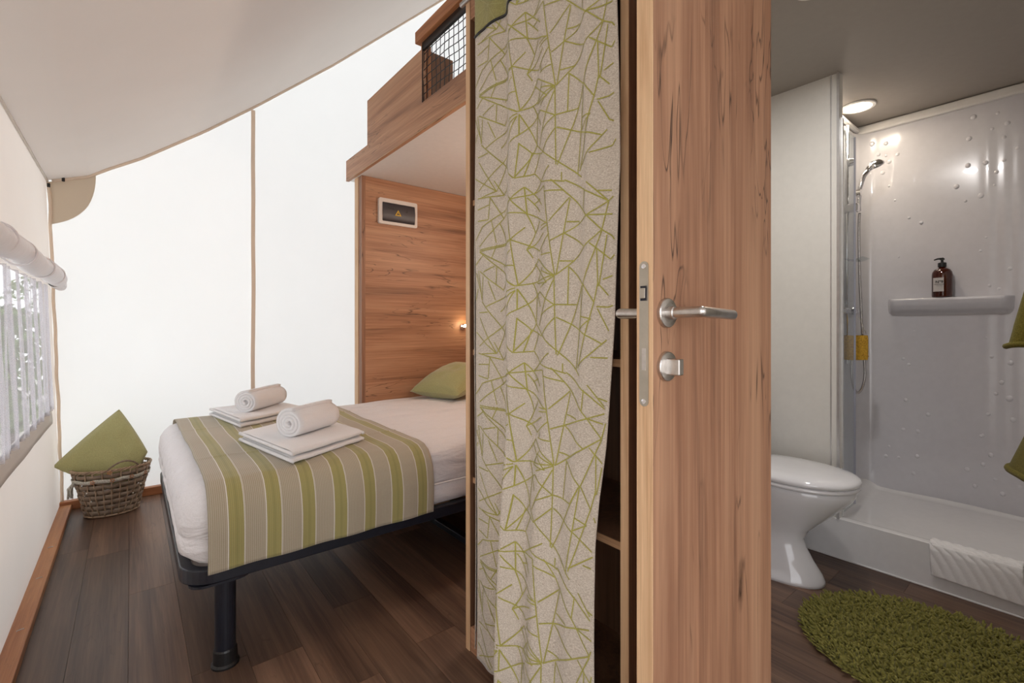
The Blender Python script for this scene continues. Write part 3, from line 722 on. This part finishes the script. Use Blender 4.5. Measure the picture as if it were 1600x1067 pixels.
def towel_roll(c0, c1, r, z, lab):
    c0 = Vector(c0); c1 = Vector(c1); d = (c1-c0).normalized(); sd = Vector((-d.y, d.x, 0)); up = Vector((0,0,1))
    t = thing('rolled_towel', (*((c0+c1)/2).xy, z), lab, 'towel')
    turns = 3.6; N = 110
    def f(u, v):
        a = u*turns*2*pi; rr = .010+(r-.010)*u; rr *= 1+.03*nz(u*20, v*3)
        p = c0+(c1-c0)*v*(1); bulge = .006*(1-u)*(1 if v > .5 else -1)*(1 if v in (0, 1) else 0)
        q = p - d*bulge*-1 + sd*rr*cos(a-1.9) + up*(rr*.90*sin(a-1.9)); q.z += z+r*.90
        return q
    MB().grid(f, N, 8).build('roll', M_towel, t, smooth=True, solid=.0125)
    # soft filling so that the spiral reads as compressed terry
    pts = [c0+(c1-c0)*q+Vector((0,0,z+r*.90)) for q in (.05,.07,.5,.93,.95)]
    MB().tube(pts, [r*.80,r*.86,r*.88,r*.86,r*.80], 30).build('inner_turns', M_towel, t, smooth=True)
    return t
ZR = .601
n1 = [(.345,2.215),(.43,1.735),(.755,1.915),(.70,2.42)]
towel_slab('folded_towel', n1, ZR, 'folded white towel nearer the front edge of the striped runner')
towel_roll((.475,1.955,0), (.665,2.085,0), .060, ZR+.050, 'rolled white towel on the nearer folded towel')
n2 = [(.325,2.965),(.395,2.505),(.73,2.69),(.66,3.00)]
towel_slab('folded_towel', n2, ZR, 'folded white towel near the far edge of the striped runner')
towel_roll((.445,2.66,0), (.635,2.86,0), .058, ZR+.050, 'rolled white towel on the farther folded towel')

# cushions
def cushion(name, cs, thick, nrm, lab, power=.42, kk=.05):
    nrm = Vector(nrm).normalized(); cs = [Vector(c) for c in cs]
    def side(sg):
        def f(u, v):
            p = cs[0]*(1-u)*(1-v)+cs[1]*u*(1-v)+cs[2]*u*v+cs[3]*(1-u)*v
            e = (16*u*(1-u)*v*(1-v)); ce = sum(cs, Vector())/4
            k = kk*(4*u*(1-u)*(1-4*v*(1-v))+4*v*(1-v)*(1-4*u*(1-u))) ; p = p+(ce-p)*k
            w_ = thick*(e**power); w_ *= 1+.10*nz(u*5, v*5, sg)
            return p+nrm*sg*w_+nrm*.004*nz(u*12, v*12, 3)*e
        return f
    t = thing(name, sum(cs, Vector())/4-Vector((0,0,.1)), lab, 'cushion')
    MB().grid(side(1), 30, 30).build('cover_front', M_cushion, t, smooth=True, fix=False)
    MB().grid(side(-1), 30, 30).build('cover_back', M_cushion, t, smooth=True, fix=False)
    f = side(0); pts = [f(k/12, 0) for k in range(12)]+[f(1, k/12) for k in range(12)]+[f(1-k/12, 1) for k in range(12)]+[f(0, 1-k/12) for k in range(12)]
    MB().tube(pts, .0025, 6, closed=True).build('seam', M_cushion, t, smooth=True)
    return t
cushion('cushion', [(1.49,2.95,.635),(1.61,2.54,.64),(1.98,2.64,.78),(1.87,3.02,.78)], .10, (-.35,-.2,1), 'sage green cushion leaning against the oak panel at the head of the bed')

# ------------------------------------------------------------------ BASKET
BX, BY = -.085, 3.60
bs = thing('wicker_basket', (BX, BY, 0), 'grey-brown oval wicker basket with lace ribbon in the canvas corner', 'basket')
def bell(a, h, k=0): # ellipse radius at height h
    q = h/.27; return (BX+(.118+.058*q+k)*cos(a), BY+(.088+.042*q+k)*sin(a), h)
NS = 26
for i in range(NS):
    a = 2*pi*(i+.5)/NS
    MB().tube([bell(a, h, .004*sin(h/.27*8*pi+pi*i)) for h in np.linspace(.01, .265, 14)], .0040, 5).build('stake', M_wicker2, bs, smooth=True)
rows = 8
for r in range(rows):
    h0 = .016+r*.030
    def f(u, v, r=r, h0=h0):
        a = 2*pi*u; h = h0+.0255*v; k = .0042*sin(NS/2*a+pi*r)
        return Vector(bell(a, h, k))
    MB().grid(f, NS*5, 2, closeu=True).build('weave_strip', M_wicker, bs, smooth=True, solid=.002)
MB().lathe([(.001,.004),(1,.004),(1,.010),(.001,.010)], (BX, BY, 0), 'z', 32, .118, .088).build('bottom', M_wicker, bs)
for j in range(3):
    MB().tube([bell(a, .268+.0055*sin(14*a+j*2*pi/3), .0055*cos(14*a+j*2*pi/3)) for a in np.linspace(0, 2*pi, 161)[:-1]], .0042, 6, closed=True).build('rim_cord', M_wicker2, bs, smooth=True)
MB().tube([bell(a, .008, .002) for a in np.linspace(0, 2*pi, 49)[:-1]], .005, 6, closed=True).build('foot_cord', M_wicker2, bs, smooth=True)
fa = -1.25
for j in range(2):
    MB().tube([Vector(bell(fa+.42*q, .272, 0))+Vector((0, -.004, .042*cos(q*pi/2)**.8+.003*sin(q*12+pi*j))) for q in np.linspace(-1, 1, 24)], .0032, 6).build('handle_cord', M_wicker, bs, smooth=True)
def rib(u, v): a = 2*pi*u; p = bell(a, .205+.020*v+.003*sin(a*9), .009+.002*sin(NS*a)); return p
MB().grid(rib, 140, 2, closeu=True).build('lace_ribbon', M_lace, bs, smooth=True, solid=.0015)
for a, h in ((-2.05,.215),(-1.55,.215),(-1.05,.218),(-.55,.218),(-1.62,.262)):
    c = Vector(bell(a, h, .013)); nn_ = Vector((cos(a)*.7, sin(a), 0)).normalized(); tt = Vector((-nn_.y, nn_.x, 0)); fm = MB()
    for k in range(5):
        q = 2*pi*k/5; d_ = tt*cos(q)+Vector((0,0,1))*sin(q); e_ = tt*-sin(q)+Vector((0,0,1))*cos(q)
        fm.add([c+d_*.002, c+d_*.009+e_*.0045, c+d_*.013, c+d_*.009-e_*.0045, c+d_*.007+nn_*.003], [(0,1,4),(1,2,4),(2,3,4),(3,0,4)])
    fm.build('flower', M_flower, bs)
for a, h in ((-2.3,.15),(-.75,.16),(-.62,.15),(-2.2,.10),(-.9,.11)):
    MB().lathe([(.0005,0),(.003,.0015),(.004,.004),(.003,.0065),(.0005,.008)], bell(a, h, .009), 'z', 10).build('pearl', M_pearl, bs, smooth=True)
tsl = MB()
for k in range(16):
    x0, y0, z0 = bell(-2.75, .213, .012); tsl.tube([(x0+random.uniform(-.006,.006), y0+random.uniform(-.006,.006), z0), (x0-.014+random.uniform(-.012,.012), y0+random.uniform(-.01,.01), z0-.03), (x0-.006+random.uniform(-.02,.012), y0+random.uniform(-.01,.01), z0-.075+random.uniform(-.01,.01))], .003, 5)
tsl.build('tassel', M_lace, bs, smooth=True)
# cushion in basket (corners: left tip, bottom inside the basket, right, peak)
def P(px, py, d):
    a = (px-800)/FPX; return Vector(((.6293+.7771*a)*d, (.7771-.6293*a)*d, H-(py-510)/FPX*d))
cushion('cushion', [P(83,729,2.62), P(190,768,2.72), P(230,706,2.80), P(186,640,2.86)], .078, (.15,-1,.25), 'sage green cushion stuck corner-down in the wicker basket', .36, -.035)

# ------------------------------------------------------------------ BATHROOM
CZ = 2.265
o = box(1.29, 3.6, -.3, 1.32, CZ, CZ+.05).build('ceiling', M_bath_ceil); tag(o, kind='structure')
o = box(2.567, 2.607, .742, 1.28, .184, CZ).build('wall_shower_side', M_bath_wall, bevel=.001); tag(o, kind='structure')
for y0, y1, th in ((.742,.752,.010),(.775,.780,.003)): 
    q = box(2.567-th, 2.567, y0, y1, .184, CZ).build('edge_profile', M_alu, o)
o = box(1.29, 2.567, 1.285, 1.305, 0, CZ).build('wall_toilet', M_bath_wall); tag(o, kind='structure')
o = box(1.29, 3.5, -.28, -.25, 0, CZ).build('wall_bath_right', M_bath_wall); tag(o, kind='structure')
o = box(3.45, 3.5, -.28, 1.3, 0, 2.9).build('wall_bath_back', M_bath_wall); tag(o, kind='structure')
# moulded shower surround: left wall, cove, back wall with shallow flutes, right cove
su = thing('shower_surround', (3.0, .35, .14), 'glossy white moulded shower surround with raised droplets and a ledge', 'shower wall')
XB, YLW, YRW = 3.375, .885, -.24
pathS = [(2.61, YLW, 0)]+[(2.61+.06*i, YLW, 0) for i in range(1, 11)]
R_ = .085
pathS += [(XB-R_+R_*sin(a), YLW-R_+R_*cos(a), 0) for a in np.linspace(.1, pi/2, 7)]
def flute(y):
    f = 0
    for c, s, h in ((.70,.030,.0015),(.335,.022,.0018),(.275,.018,.0014),(.225,.022,.0016)): f += h*math.exp(-((y-c)/s)**2)
    return f
for y in np.arange(YLW-R_-.01, YRW+R_, -.008): pathS.append((XB-flute(y), y, 0))
pathS += [(XB-R_*(1-cos(a)), YRW+R_*(1-sin(a)), 0) for a in np.linspace(0, pi/2, 7)]+[(2.62, YRW, 0)]
zsS = [.142,.16,.2]+[.3+.1*i for i in range(19)]+[2.19,2.215]
vs = [(p[0]-(.006 if abs(p[0]-XB) < .03 else 0)*nz(p[1]*3, z*2.2), p[1], z) for p in pathS for z in zsS]; n = len(zsS)
fs = [(i*n+j, (i+1)*n+j, (i+1)*n+j+1, i*n+j+1) for i in range(len(pathS)-1) for j in range(n-1)]
MB().add(vs, fs).build('wall_shell', M_acryl, su, smooth=True)
# cornice strip
MB().tube([(2.63,YLW-.006,2.235),(XB-.03,YLW-.006,2.235)], .014, 6).build('cornice', M_white_panel, su)
box(XB-.022, XB+.03, YRW, YLW, 2.215, 2.262).build('cornice', M_white_panel, su, bevel=.008)
# ledge
led = MB(); sect = [(XB+.004,1.135),(XB-.012,1.150),(XB-.045,1.168),(XB-.066,1.195),(XB-.072,1.225),(XB-.066,1.2325),(XB+.004,1.2335)]
def ledge(u, v):
    y = .74-.50*u; e = min(1, ss(0, .06, u)*ss(1, .94, u)+.0); k = v*(len(sect)-1); i = min(int(k), len(sect)-2); t = k-i
    x = sect[i][0]*(1-t)+sect[i+1][0]*t; z = sect[i][1]*(1-t)+sect[i+1][1]*t
    return (XB+.004-(XB+.004-x)*(.05+.95*e), y, z)
led.grid(ledge, 44, 18).build('ledge', M_acryl, su, smooth=True)
# raised droplets, copied from one dome
dome = None
drops = [(1362,229,9),(1384,227,7),(1350,244,7),(1372,244,6),(1384,245,4),(1402,244,6),(1389,256,7),(1358,257,5),(1379,273,7),(1359,275,6),(1350,296,7),(1389,293,5),(1398,315,4),
 (1521,187,8),(1559,180,6),(1574,197,8),(1514,220,7),(1569,218,6),(1550,204,5),(1512,262,7),(1540,258,7),(1557,272,6),(1494,295,7),(1533,310,8),(1508,316,4),(1554,291,4),(1569,253,5),(1590,234,5),
 (1439,350,5),(1420,342,4),(1541,373,4),(1404,403,3),(1532,394,4),(1546,449,5),(1578,423,6),(1561,454,5),(1541,530,5),(1549,560,5),(1579,571,7),(1565,601,6),(1556,618,5),(1583,661,8),(1577,628,9),(1536,683,5),
 (1544,650,5),(1548,715,7),(1536,729,6),(1511,737,7),(1533,684,5),(1427,743,7),(1384,716,7),(1411,674,6),(1415,628,6),(1450,651,6),(1434,677,6),(1389,700,5),(1433,716,6),(1404,717,5),(1523,763,6),(1567,776,7),(1594,765,7),(1420,572,5),(1428,520,5),(1411,563,5),(1555,752,5)]
for (px, py, r) in drops:
    a = (px-800)/FPX; dx, dy, dz = .6293+.7771*a, .7771-.6293*a, -(py-510)/FPX; t = (XB-.003)/dx
    if dome is None:
        dome = MB().lathe([(.013,0),(.0125,-.0022),(.010,-.0045),(.006,-.006),(.001,-.0065)], (0,0,0), 'x', 14).build('droplet', M_dropg, su, smooth=True); o = dome
    else:
        o = bpy.data.objects.new('droplet', dome.data); C.objects.link(o); o.parent = su
    s_ = r/7*1.0; o.location = Vector((XB-flute(dy*t)-.0005, dy*t, H+dz*t))-Vector(su.location); o.scale = (s_, s_*.9, s_)
# shower tray
ty = thing('shower_tray', (2.98, .35, 0), 'white raised shower tray with a glossy front step', 'shower tray')
box(2.562, 2.5745, -.25, 1.28, 0, .183).build('front_panel', M_tray, ty)
def tray(u, v):
    s_ = [(2.562,.178),(2.566,.184),(2.578,.185),(2.600,.185),(2.612,.182),(2.63,.160),(2.66,.145),(2.9,.139),(3.2,.141),(3.36,.145),(3.378,.155)]
    k = v*(len(s_)-1); i = min(int(k+1e-9), len(s_)-2); t = k-i; x = s_[i][0]*(1-t)+s_[i+1][0]*t; z = s_[i][1]*(1-t)+s_[i+1][1]*t
    y = .885-1.13*u; e = ss(.10, .03, u) if x > 2.58 else 0; z = z+(.187-z)*e*.9
    return (x, y, z)
MB().grid(tray, 60, 40).build('basin', M_tray, ty, smooth=True)
box(2.555, 2.561, -.25, 1.0, 0, .008).build('silicone_bead', M_tray, ty, bevel=.003)
# glass door folded inwards
gd_ = thing('shower_glass_door', (2.69, .745, .19), 'clear glass shower door folded inward beside the white wall panel', 'shower door')
box(2.600, 2.797, .742, .748, .20, 2.02).build('glass_pane', M_glass, gd_)
box(2.794, 2.799, .7412, .7488, .20, 2.02).build('seal_strip', plain('grey_seal', (.42,.42,.50), .2), gd_)
box(2.590, 2.605, .737, .753, .19, 2.06).build('hinge_profile', M_alu, gd_)
# shower rail set
sr = thing('shower_rail_set', (3.0, .84, .9), 'chrome shower riser rail with hand shower and looped hose', 'shower')
RX, RY = 3.0, .835
MB().tube([(RX, RY, .88), (RX, RY, 2.16)], .010, 14).build('rail', M_chrome, sr, smooth=True)
for z in (2.13, .93, 1.16):
    MB().lathe([(.024,0),(.024,-.008),(.014,-.014),(.014,-.05)], (RX, YLW, z), 'y', 20).build('bracket', M_chrome, sr, smooth=False)
sl = box(RX-.02, RX+.028, .782, .855, 1.69, 1.735).build('slider', M_chrome, sr, bevel=.008)
MB().lathe([(.016,0),(.018,-.01),(.016,-.028)], (RX, .80, 1.79), 'y', 18).build('knob', M_chrome, sl)
MB().lathe([(.020,0),(.022,-.012),(.018,-.03)], (RX, .83, 1.96), 'y', 18).build('knob', M_chrome, sl)
for z in (1.43,): MB().grid(lambda u, v: (RX-.06+.12*u, .84-.09*v, z+.012*(2*v-1)**2), 8, 6).build('soap_dish', M_glass, sr, smooth=True, solid=.004)
# curved hand shower
a0 = P(1342,318,2.545); a1 = P(1343,296,2.54); a2 = P(1349,276,2.535); a3 = P(1359,262,2.53); hd = P(1369,257,2.525)
hs = MB().tube([P(1342,330,2.545), a0, a1, a2, a3], [.010,.0105,.011,.0125,.016], 14).build('hand_shower', M_chrome, sr, smooth=True)
dirn = (P(1378,252,2.52)-P(1357,264,2.52)).normalized()
nrm = Vector((.45,-.1,-.85)).normalized(); nrm = (nrm-dirn*nrm.dot(dirn)).normalized()
hm = MB(); cen = P(1368,258,2.525); sidev = dirn.cross(nrm)
prf = [(.004,-.026),(.020,-.024),(.030,-.016),(.036,-.004),(.037,.004),(.034,.008)]
vs = []; N_ = 24
for r_, h_ in prf:
    for k in range(N_):
        q = 2*pi*k/N_; vs.append(cen+dirn*r_*1.12*cos(q)+sidev*r_*sin(q)+nrm*h_)
fs = [(i*N_+k, i*N_+(k+1) % N_, (i+1)*N_+(k+1) % N_, (i+1)*N_+k) for i in range(len(prf)-1) for k in range(N_)]+[tuple(range(N_))]
hm.add(vs, fs).build('shower_head', M_chrome, hs, smooth=True)
fc = MB(); vs = [cen+dirn*.037*cos(2*pi*k/N_)+sidev*.033*sin(2*pi*k/N_)+nrm*.008 for k in range(N_)]
fc.add(vs, [tuple(range(N_))]).build('spray_plate', M_dark, hs)
hose = [P(1343,333,2.545), P(1342,360,2.55), P(1343,420,2.56), P(1345,470,2.57), P(1348,530,2.58), P(1351,570,2.58), P(1351,590,2.58), P(1347,606,2.575), P(1340,614,2.57), P(1334,606,2.57), P(1331,590,2.57), P(1330,570,2.575), P(1331,545,2.58)]
def catm(pts, k=8):
    out = []
    for i in range(len(pts)-1):
        p0 = pts[max(i-1, 0)]; p1 = pts[i]; p2 = pts[i+1]; p3 = pts[min(i+2, len(pts)-1)]
        for q in range(k):
            t = q/k; out.append(.5*((2*p1)+(p2-p0)*t+(2*p0-5*p1+4*p2-p3)*t*t+(3*p1-p0-3*p2+p3)*t**3))
    out.append(pts[-1]); return out
MB().tube(catm(hose), .0065, 10).build('hose', plain('hose_chrome', (.55,.53,.52), .22, 1, var=.3, scale=300), sr, smooth=True)
mx_ = MB().tube([(RX-.10,.835,1.165),(RX+.10,.835,1.165)], .017, 16).build('mixer_bar', M_chrome, sr, smooth=True)
MB().tube([(RX+.10,.835,1.165),(RX+.135,.835,1.165)], .021, 16).build('mixer_knob', M_chrome, mx_, smooth=True)
# sponge hanging from mixer
spg = thing('sponge', P(1340,562,2.50), 'yellow bath sponge hanging by a white cord below the shower mixer', 'sponge')
def spf(u, v):
    a = 2*pi*u; e = 4 ; ca, sa = cos(a), sin(a)
    x = .052*math.copysign(abs(ca)**.45, ca); y = .020*math.copysign(abs(sa)**.45, sa)
    z = .128*v; k = 1-.05*abs(2*v-1)**6
    c_ = P(1337,562,2.47); d = Vector((.72,-.60,0)); s2 = Vector((.60,.72,0))
    return c_+d*x*k*1.15+s2*y*k*1.3+Vector((0,0,z+.002*nz(u*18, v*9)))
MB().grid(spf, 40, 14, closeu=True).build('sponge_body', M_sponge, spg, smooth=True)
c_ = P(1337,562,2.47); d = Vector((.72,-.60,0)); s2 = Vector((.60,.72,0))
for z, sg in ((.002, 0), (.126, 1)):
    MB().add([c_+d*x+s2*y+Vector((0,0,z)) for x, y in rrect(-.058,.058,-.024,.024,.01,3)], [tuple(range(16))]).build('sponge_end', M_sponge, spg)
pm_ = MB()
for k in range(34):
    u = random.uniform(-.9,.9); v = random.uniform(.1,.9); r = random.uniform(.0015,.0035); q = c_+d*.052*u*1.1-s2*.0268+Vector((0,0,.128*v))
    pm_.add([q+d*r*cos(t*pi/3)+Vector((0,0,r*.7*sin(t*pi/3))) for t in range(6)], [(0,1,2,3,4,5)])
pm_.build('pores', M_sponged, spg)
MB().tube([P(1335,521,2.48), P(1337,496,2.47), P(1343,496,2.47), P(1353,521,2.47)], .0014, 5).build('cord', M_lace, spg, smooth=True)

# bottle
bo = thing('soap_bottle', (3.325, .502, 1.234), 'amber pump soap bottle with white label on the shower ledge', 'soap bottle')
bx, by, bz = 3.335, .502, 1.2345
prf = [(.020,0),(.0395,.001),(.042,.006),(.042,.118),(.040,.132),(.033,.145),(.022,.152),(.015,.156),(.0145,.166)]
MB().lathe(prf, (bx, by, bz), 'z', 40, .78, 1).build('bottle_body', M_amber, bo, smooth=True)
MB().lathe([(.017,0),(.0175,.003),(.0175,.020),(.015,.023),(.006,.024),(.0055,.037),(.010,.038),(.010,.045),(.004,.047)], (bx, by, bz+.160), 'z', 24).build('pump_collar', M_black, bo, smooth=False)
MB().tube([(bx-.003, by-.006, bz+.204), (bx-.004, by+.018, bz+.204), (bx-.005, by+.032, bz+.199)], [.0055,.0045,.003], 10).build('pump_spout', M_black, bo, smooth=True)
lab = MB().grid(lambda u, v: (bx-.0331*cos((u-.5)*1.45)-.0006, by-.0425*sin((u-.5)*1.45)+.004, bz+.030+.072*v), 12, 2).build('label_sheet', M_label, bo, smooth=True)
def text(body, size, y, z, par, nm, mat=M_ink, x=bx-.0355, align='CENTER'):
    cu_ = bpy.data.curves.new(nm, 'FONT'); cu_.body = body; cu_.size = size; cu_.align_x = align; cu_.extrude = .0002; cu_.offset = .0004
    o = bpy.data.objects.new(nm, cu_); C.objects.link(o); o.rotation_euler = (pi/2, 0, -pi/2)
    me = bpy.data.meshes.new_from_object(o.evaluated_get(bpy.context.evaluated_depsgraph_get())); bpy.data.objects.remove(o)
    o = bpy.data.objects.new(nm, me); C.objects.link(o); me.materials.append(mat); o.rotation_euler = (pi/2, 0, -pi/2)
    o.parent = par; o.location = Vector((x, y, z))-parent_world(par); return o
text('N°9', .0185, by+.006, bz+.074, lab, 'label_text', x=bx-.0352)
lp = MB()
for k in range(12): lp.box(bx-.0362, bx-.0356, by+.024-.0036*k, by+.0264-.0036*k, bz+.0655, bz+.0675+.0008*(k % 2))
for k in range(6): lp.box(bx-.0362, bx-.0356, by+.013-.0034*k, by+.0152-.0034*k, bz+.0585, bz+.0596)
lp.build('label_small_print', M_ink, lab)

# toilet
to = thing('toilet', (2.26, .92, 0), 'white porcelain toilet with closed lid behind the door', 'toilet')
def egg(cx, yf, yb, hw, z, n=44, e=2.3):
    out = []; cy = yf+(yb-yf)*.55
    for k in range(n):
        a = 2*pi*k/n; ca, sa = cos(a), sin(a)
        x = cx+hw*math.copysign(abs(ca)**(2/e), ca); ry = (cy-yf) if sa < 0 else (yb-cy)
        out.append((x, cy+ry*math.copysign(abs(sa)**(2/e), sa), z))
    return out
def loft(secs, cap=True):
    n = len(secs[0]); m = MB(); vs = [p for s_ in secs for p in s_]
    fs = [(i*n+k, i*n+(k+1) % n, (i+1)*n+(k+1) % n, (i+1)*n+k) for i in range(len(secs)-1) for k in range(n)]
    if cap: fs += [tuple(range(n))[::-1], tuple((len(secs)-1)*n+k for k in range(n))]
    return m.add(vs, fs)
bowl = [egg(2.235,.700,1.14,.118,0),egg(2.235,.702,1.14,.118,.012),egg(2.235,.712,1.13,.110,.035),egg(2.24,.745,1.12,.090,.08),egg(2.245,.775,1.11,.078,.13),egg(2.25,.785,1.11,.078,.165),
        egg(2.255,.765,1.12,.092,.205),egg(2.26,.725,1.13,.118,.245),egg(2.265,.68,1.14,.145,.29),egg(2.27,.638,1.15,.165,.335),egg(2.27,.612,1.16,.176,.365),egg(2.27,.603,1.16,.180,.385),egg(2.27,.602,1.16,.180,.402),egg(2.27,.607,1.155,.176,.409)]
loft(bowl).build('bowl', M_porcelain, to, smooth=True)
seat = [egg(2.27,.598,1.06,.184,.4115),egg(2.27,.590,1.06,.190,.415),egg(2.27,.590,1.06,.190,.424),egg(2.27,.596,1.055,.186,.429)]
loft(seat).build('seat', M_porcelain, to, smooth=True)
lid = [egg(2.27,.594,1.06,.187,.4315),egg(2.27,.588,1.06,.191,.435),egg(2.27,.588,1.06,.191,.446),egg(2.27,.594,1.055,.187,.453),egg(2.27,.612,1.045,.172,.462),egg(2.27,.66,1.01,.135,.470),egg(2.27,.74,.95,.06,.474)]
loft(lid).build('lid', M_porcelain, to, smooth=True)
MB().prism(rrect(2.09,2.45,1.08,1.27,.03,5), 'z', .41, .76).build('cistern', M_porcelain, to, bevel=.006)
MB().prism(rrect(2.085,2.455,1.075,1.275,.03,5), 'z', .762, .79).build('cistern_lid', M_porcelain, to, bevel=.006)
for x in (2.20, 2.34): MB().tube([(x-.02,1.05,.44),(x+.02,1.05,.44)], .010, 12).build('hinge', M_chrome, to)

# rug
rg = thing('bath_rug', (2.03, .30, 0), 'oval moss green shaggy bath rug on the wooden floor', 'rug')
RA, RB = .345, .395
MB().lathe([(1,0),(1,.008),(.97,.012)], (2.03,.30,0), 'z', 60, RA-.012, RB-.012).build('backing', M_rug, rg)
tm = MB(); rr = random.Random(3); cnt = 0
while cnt < 5200:
    u = rr.uniform(-1, 1); v = rr.uniform(-1, 1)
    if u*u+v*v > 1: continue
    cnt += 1; x = 2.03+u*RA; y = .30+v*RB; L = rr.uniform(.018,.027); r = rr.uniform(.0042,.0056)
    ex = ss(.6, 1, u*u+v*v)
    la = rr.uniform(0, 2*pi); l = rr.uniform(.004,.013); dx = l*cos(la)+u*ex*.012; dy = l*sin(la)+v*ex*.012
    zt = L-.005*ex; b = Vector((x, y, .006)); t_1 = Vector((x+dx*.5, y+dy*.5, zt*.75)); t_2 = Vector((x+dx, y+dy, zt*.98))
    vs = []
    for p, q in ((b, r*.8), (t_1, r), (t_2, r*.7)):
        for k in range(5): vs.append((p.x+q*cos(k*2*pi/5), p.y+q*sin(k*2*pi/5), p.z))
    vs.append((t_2.x+dx*.15, t_2.y+dy*.15, t_2.z+.003))
    fs = [(i*5+k, i*5+(k+1) % 5, (i+1)*5+(k+1) % 5, (i+1)*5+k) for i in range(2) for k in range(5)]+[(10+k, 10+(k+1) % 5, 15) for k in range(5)]
    tm.add(vs, fs)
o = tm.build('pile', M_rug, rg, smooth=True, fix=False); tag(o, kind='stuff')

# bath mat towel over the tray step
def matf(u, v):
    y = .420-.262*u + .004*sin(v*4); 
    s_ = [(2.640,.172),(2.600,.1925),(2.572,.1925),(2.556,.184),(2.551,.165),(2.550,.12),(2.550,.062)]
    k = v*(len(s_)-1); i = min(int(k), len(s_)-2); t = k-i; x = s_[i][0]*(1-t)+s_[i+1][0]*t; z = s_[i][1]*(1-t)+s_[i+1][1]*t
    dg = (u*.262*1.0+v*.17); w_ = (.5+.5*sin((u*.262*1.35 - (v-.4)*.20)*2*pi/.048)); b_ = .0035*w_**.5+.0006*nz(u*30, v*30)
    if v > .5: z -= .010*u
    return (x-b_ if v > .4 else x, y, z+(b_ if v <= .45 else 0))
o = MB().grid(matf, 70, 60).build('bath_mat_towel', M_towel, smooth=True, solid=.006, off=0)
tag(o, 'white ribbed towelling mat draped over the step of the shower tray', 'bath mat')

# ceiling light
cl = thing('ceiling_light', (3.04, .80, CZ-.02), 'round warm recessed light in the bathroom ceiling', 'ceiling light')
MB().lathe([(.060,0),(.078,0),(.080,-.004),(.076,-.008),(.062,-.008)], (3.04,.795,CZ), 'z', 40).build('trim_ring', M_white_panel, cl, smooth=False)
MB().lathe([(.002,-.0075),(.060,-.0075),(.060,-.0085),(.002,-.0095)], (3.04,.795,CZ-.001), 'z', 40).build('diffuser', M_lamp, cl, smooth=False)
la_ = bpy.data.lights.new('bathroom_lamp', 'AREA'); la_.shape = 'DISK'; la_.size = .12; la_.energy = 2.8; la_.color = (1,.86,.68)
lo = bpy.data.objects.new('bathroom_lamp', la_); C.objects.link(lo); lo.parent = cl; lo.location = (0, -.005, .008)

bath_fill = thing('ceiling_light', (1.84, .60, CZ-.02), 'added unseen round fill light in the bathroom ceiling nearer the door', 'ceiling light')  # second fixture is assumed, added out of view to brighten the bathroom
MB().lathe([(.060,0),(.078,0),(.080,-.004),(.076,-.008),(.062,-.008)], (1.84,.60,CZ), 'z', 40).build('trim_ring', M_white_panel, bath_fill)
MB().lathe([(.002,-.0075),(.060,-.0075),(.060,-.0085),(.002,-.0095)], (1.84,.60,CZ-.001), 'z', 40).build('diffuser', M_lamp, bath_fill)
la2 = bpy.data.lights.new('bathroom_lamp', 'AREA'); la2.shape = 'DISK'; la2.size = .12; la2.energy = 9.5; la2.color = (1,.97,.95)
lo = bpy.data.objects.new('bathroom_lamp', la2); C.objects.link(lo); lo.parent = bath_fill; lo.location = (0, 0, .008)
# bathrobe at the right
rb = thing('bathrobe', (2.2, 0, .6), 'olive green towelling bathrobe hanging at the right edge', 'bathrobe')
def tubef(cs, ru, rv, wob, seed):
    def f(u, v):
        a = 2*pi*u; k = v*(len(cs)-1); i = min(int(k), len(cs)-2); t = k-i; t = t*t*(3-2*t)
        c = Vector(cs[i]).lerp(Vector(cs[i+1]), t); a_ = ru[i]*(1-t)+ru[i+1]*t; b_ = rv[i]*(1-t)+rv[i+1]*t
        w_ = 1+wob*sin(5*a+seed)*(.4+.6*v)+wob*.5*nz(u*6, v*4, seed)
        return c+Vector((a_*cos(a)*w_, b_*sin(a)*w_, 0))
    return f
MB().grid(tubef([(2.2,-.075,1.78),(2.2,-.07,1.6),(2.2,-.05,1.2),(2.2,-.045,.9),(2.2,-.01,.615)], [.03,.16,.17,.17,.19], [.02,.06,.09,.12,.175], .05, 1), 60, 40, closeu=True).build('robe_body', M_robe, rb, smooth=True, solid=.006)
MB().tube([(2.2+.19*cos(a)*(1+.05*sin(5*a+1)), -.01+.177*sin(a)*(1+.05*sin(5*a+1)), .622) for a in np.linspace(0, 2*pi, 61)[:-1]], .010, 8, closed=True).build('hem', M_robe, rb, smooth=True)
sl_ = MB().grid(tubef([(2.13,.02,1.55),(2.13,.05,1.35),(2.13,.072,1.2),(2.13,.088,1.08),(2.13,.094,1.018)], [.05,.06,.06,.065,.065], [.04,.05,.058,.066,.074], .05, 3), 40, 26, closeu=True).build('sleeve', M_robe, rb, smooth=True, solid=.006)
MB().tube([(2.13+.066*cos(a), .094+.077*sin(a), 1.022+.004*sin(3*a)) for a in np.linspace(0, 2*pi, 41)[:-1]], .009, 8, closed=True).build('cuff', M_robe, sl_, smooth=True)
MB().grid(tubef([(2.06,.06,1.12),(2.06,.075,1.05),(2.06,.08,1.0),(2.06,.07,.955)], [.03,.05,.05,.01], [.03,.045,.045,.01], .05, 5), 30, 16, closeu=True).build('belt_end', M_robe, rb, smooth=True)
MB().tube([(2.2,-.25,1.80),(2.2,-.11,1.80),(2.2,-.10,1.83)], .006, 8).build('hook', M_chrome, rb, smooth=True)
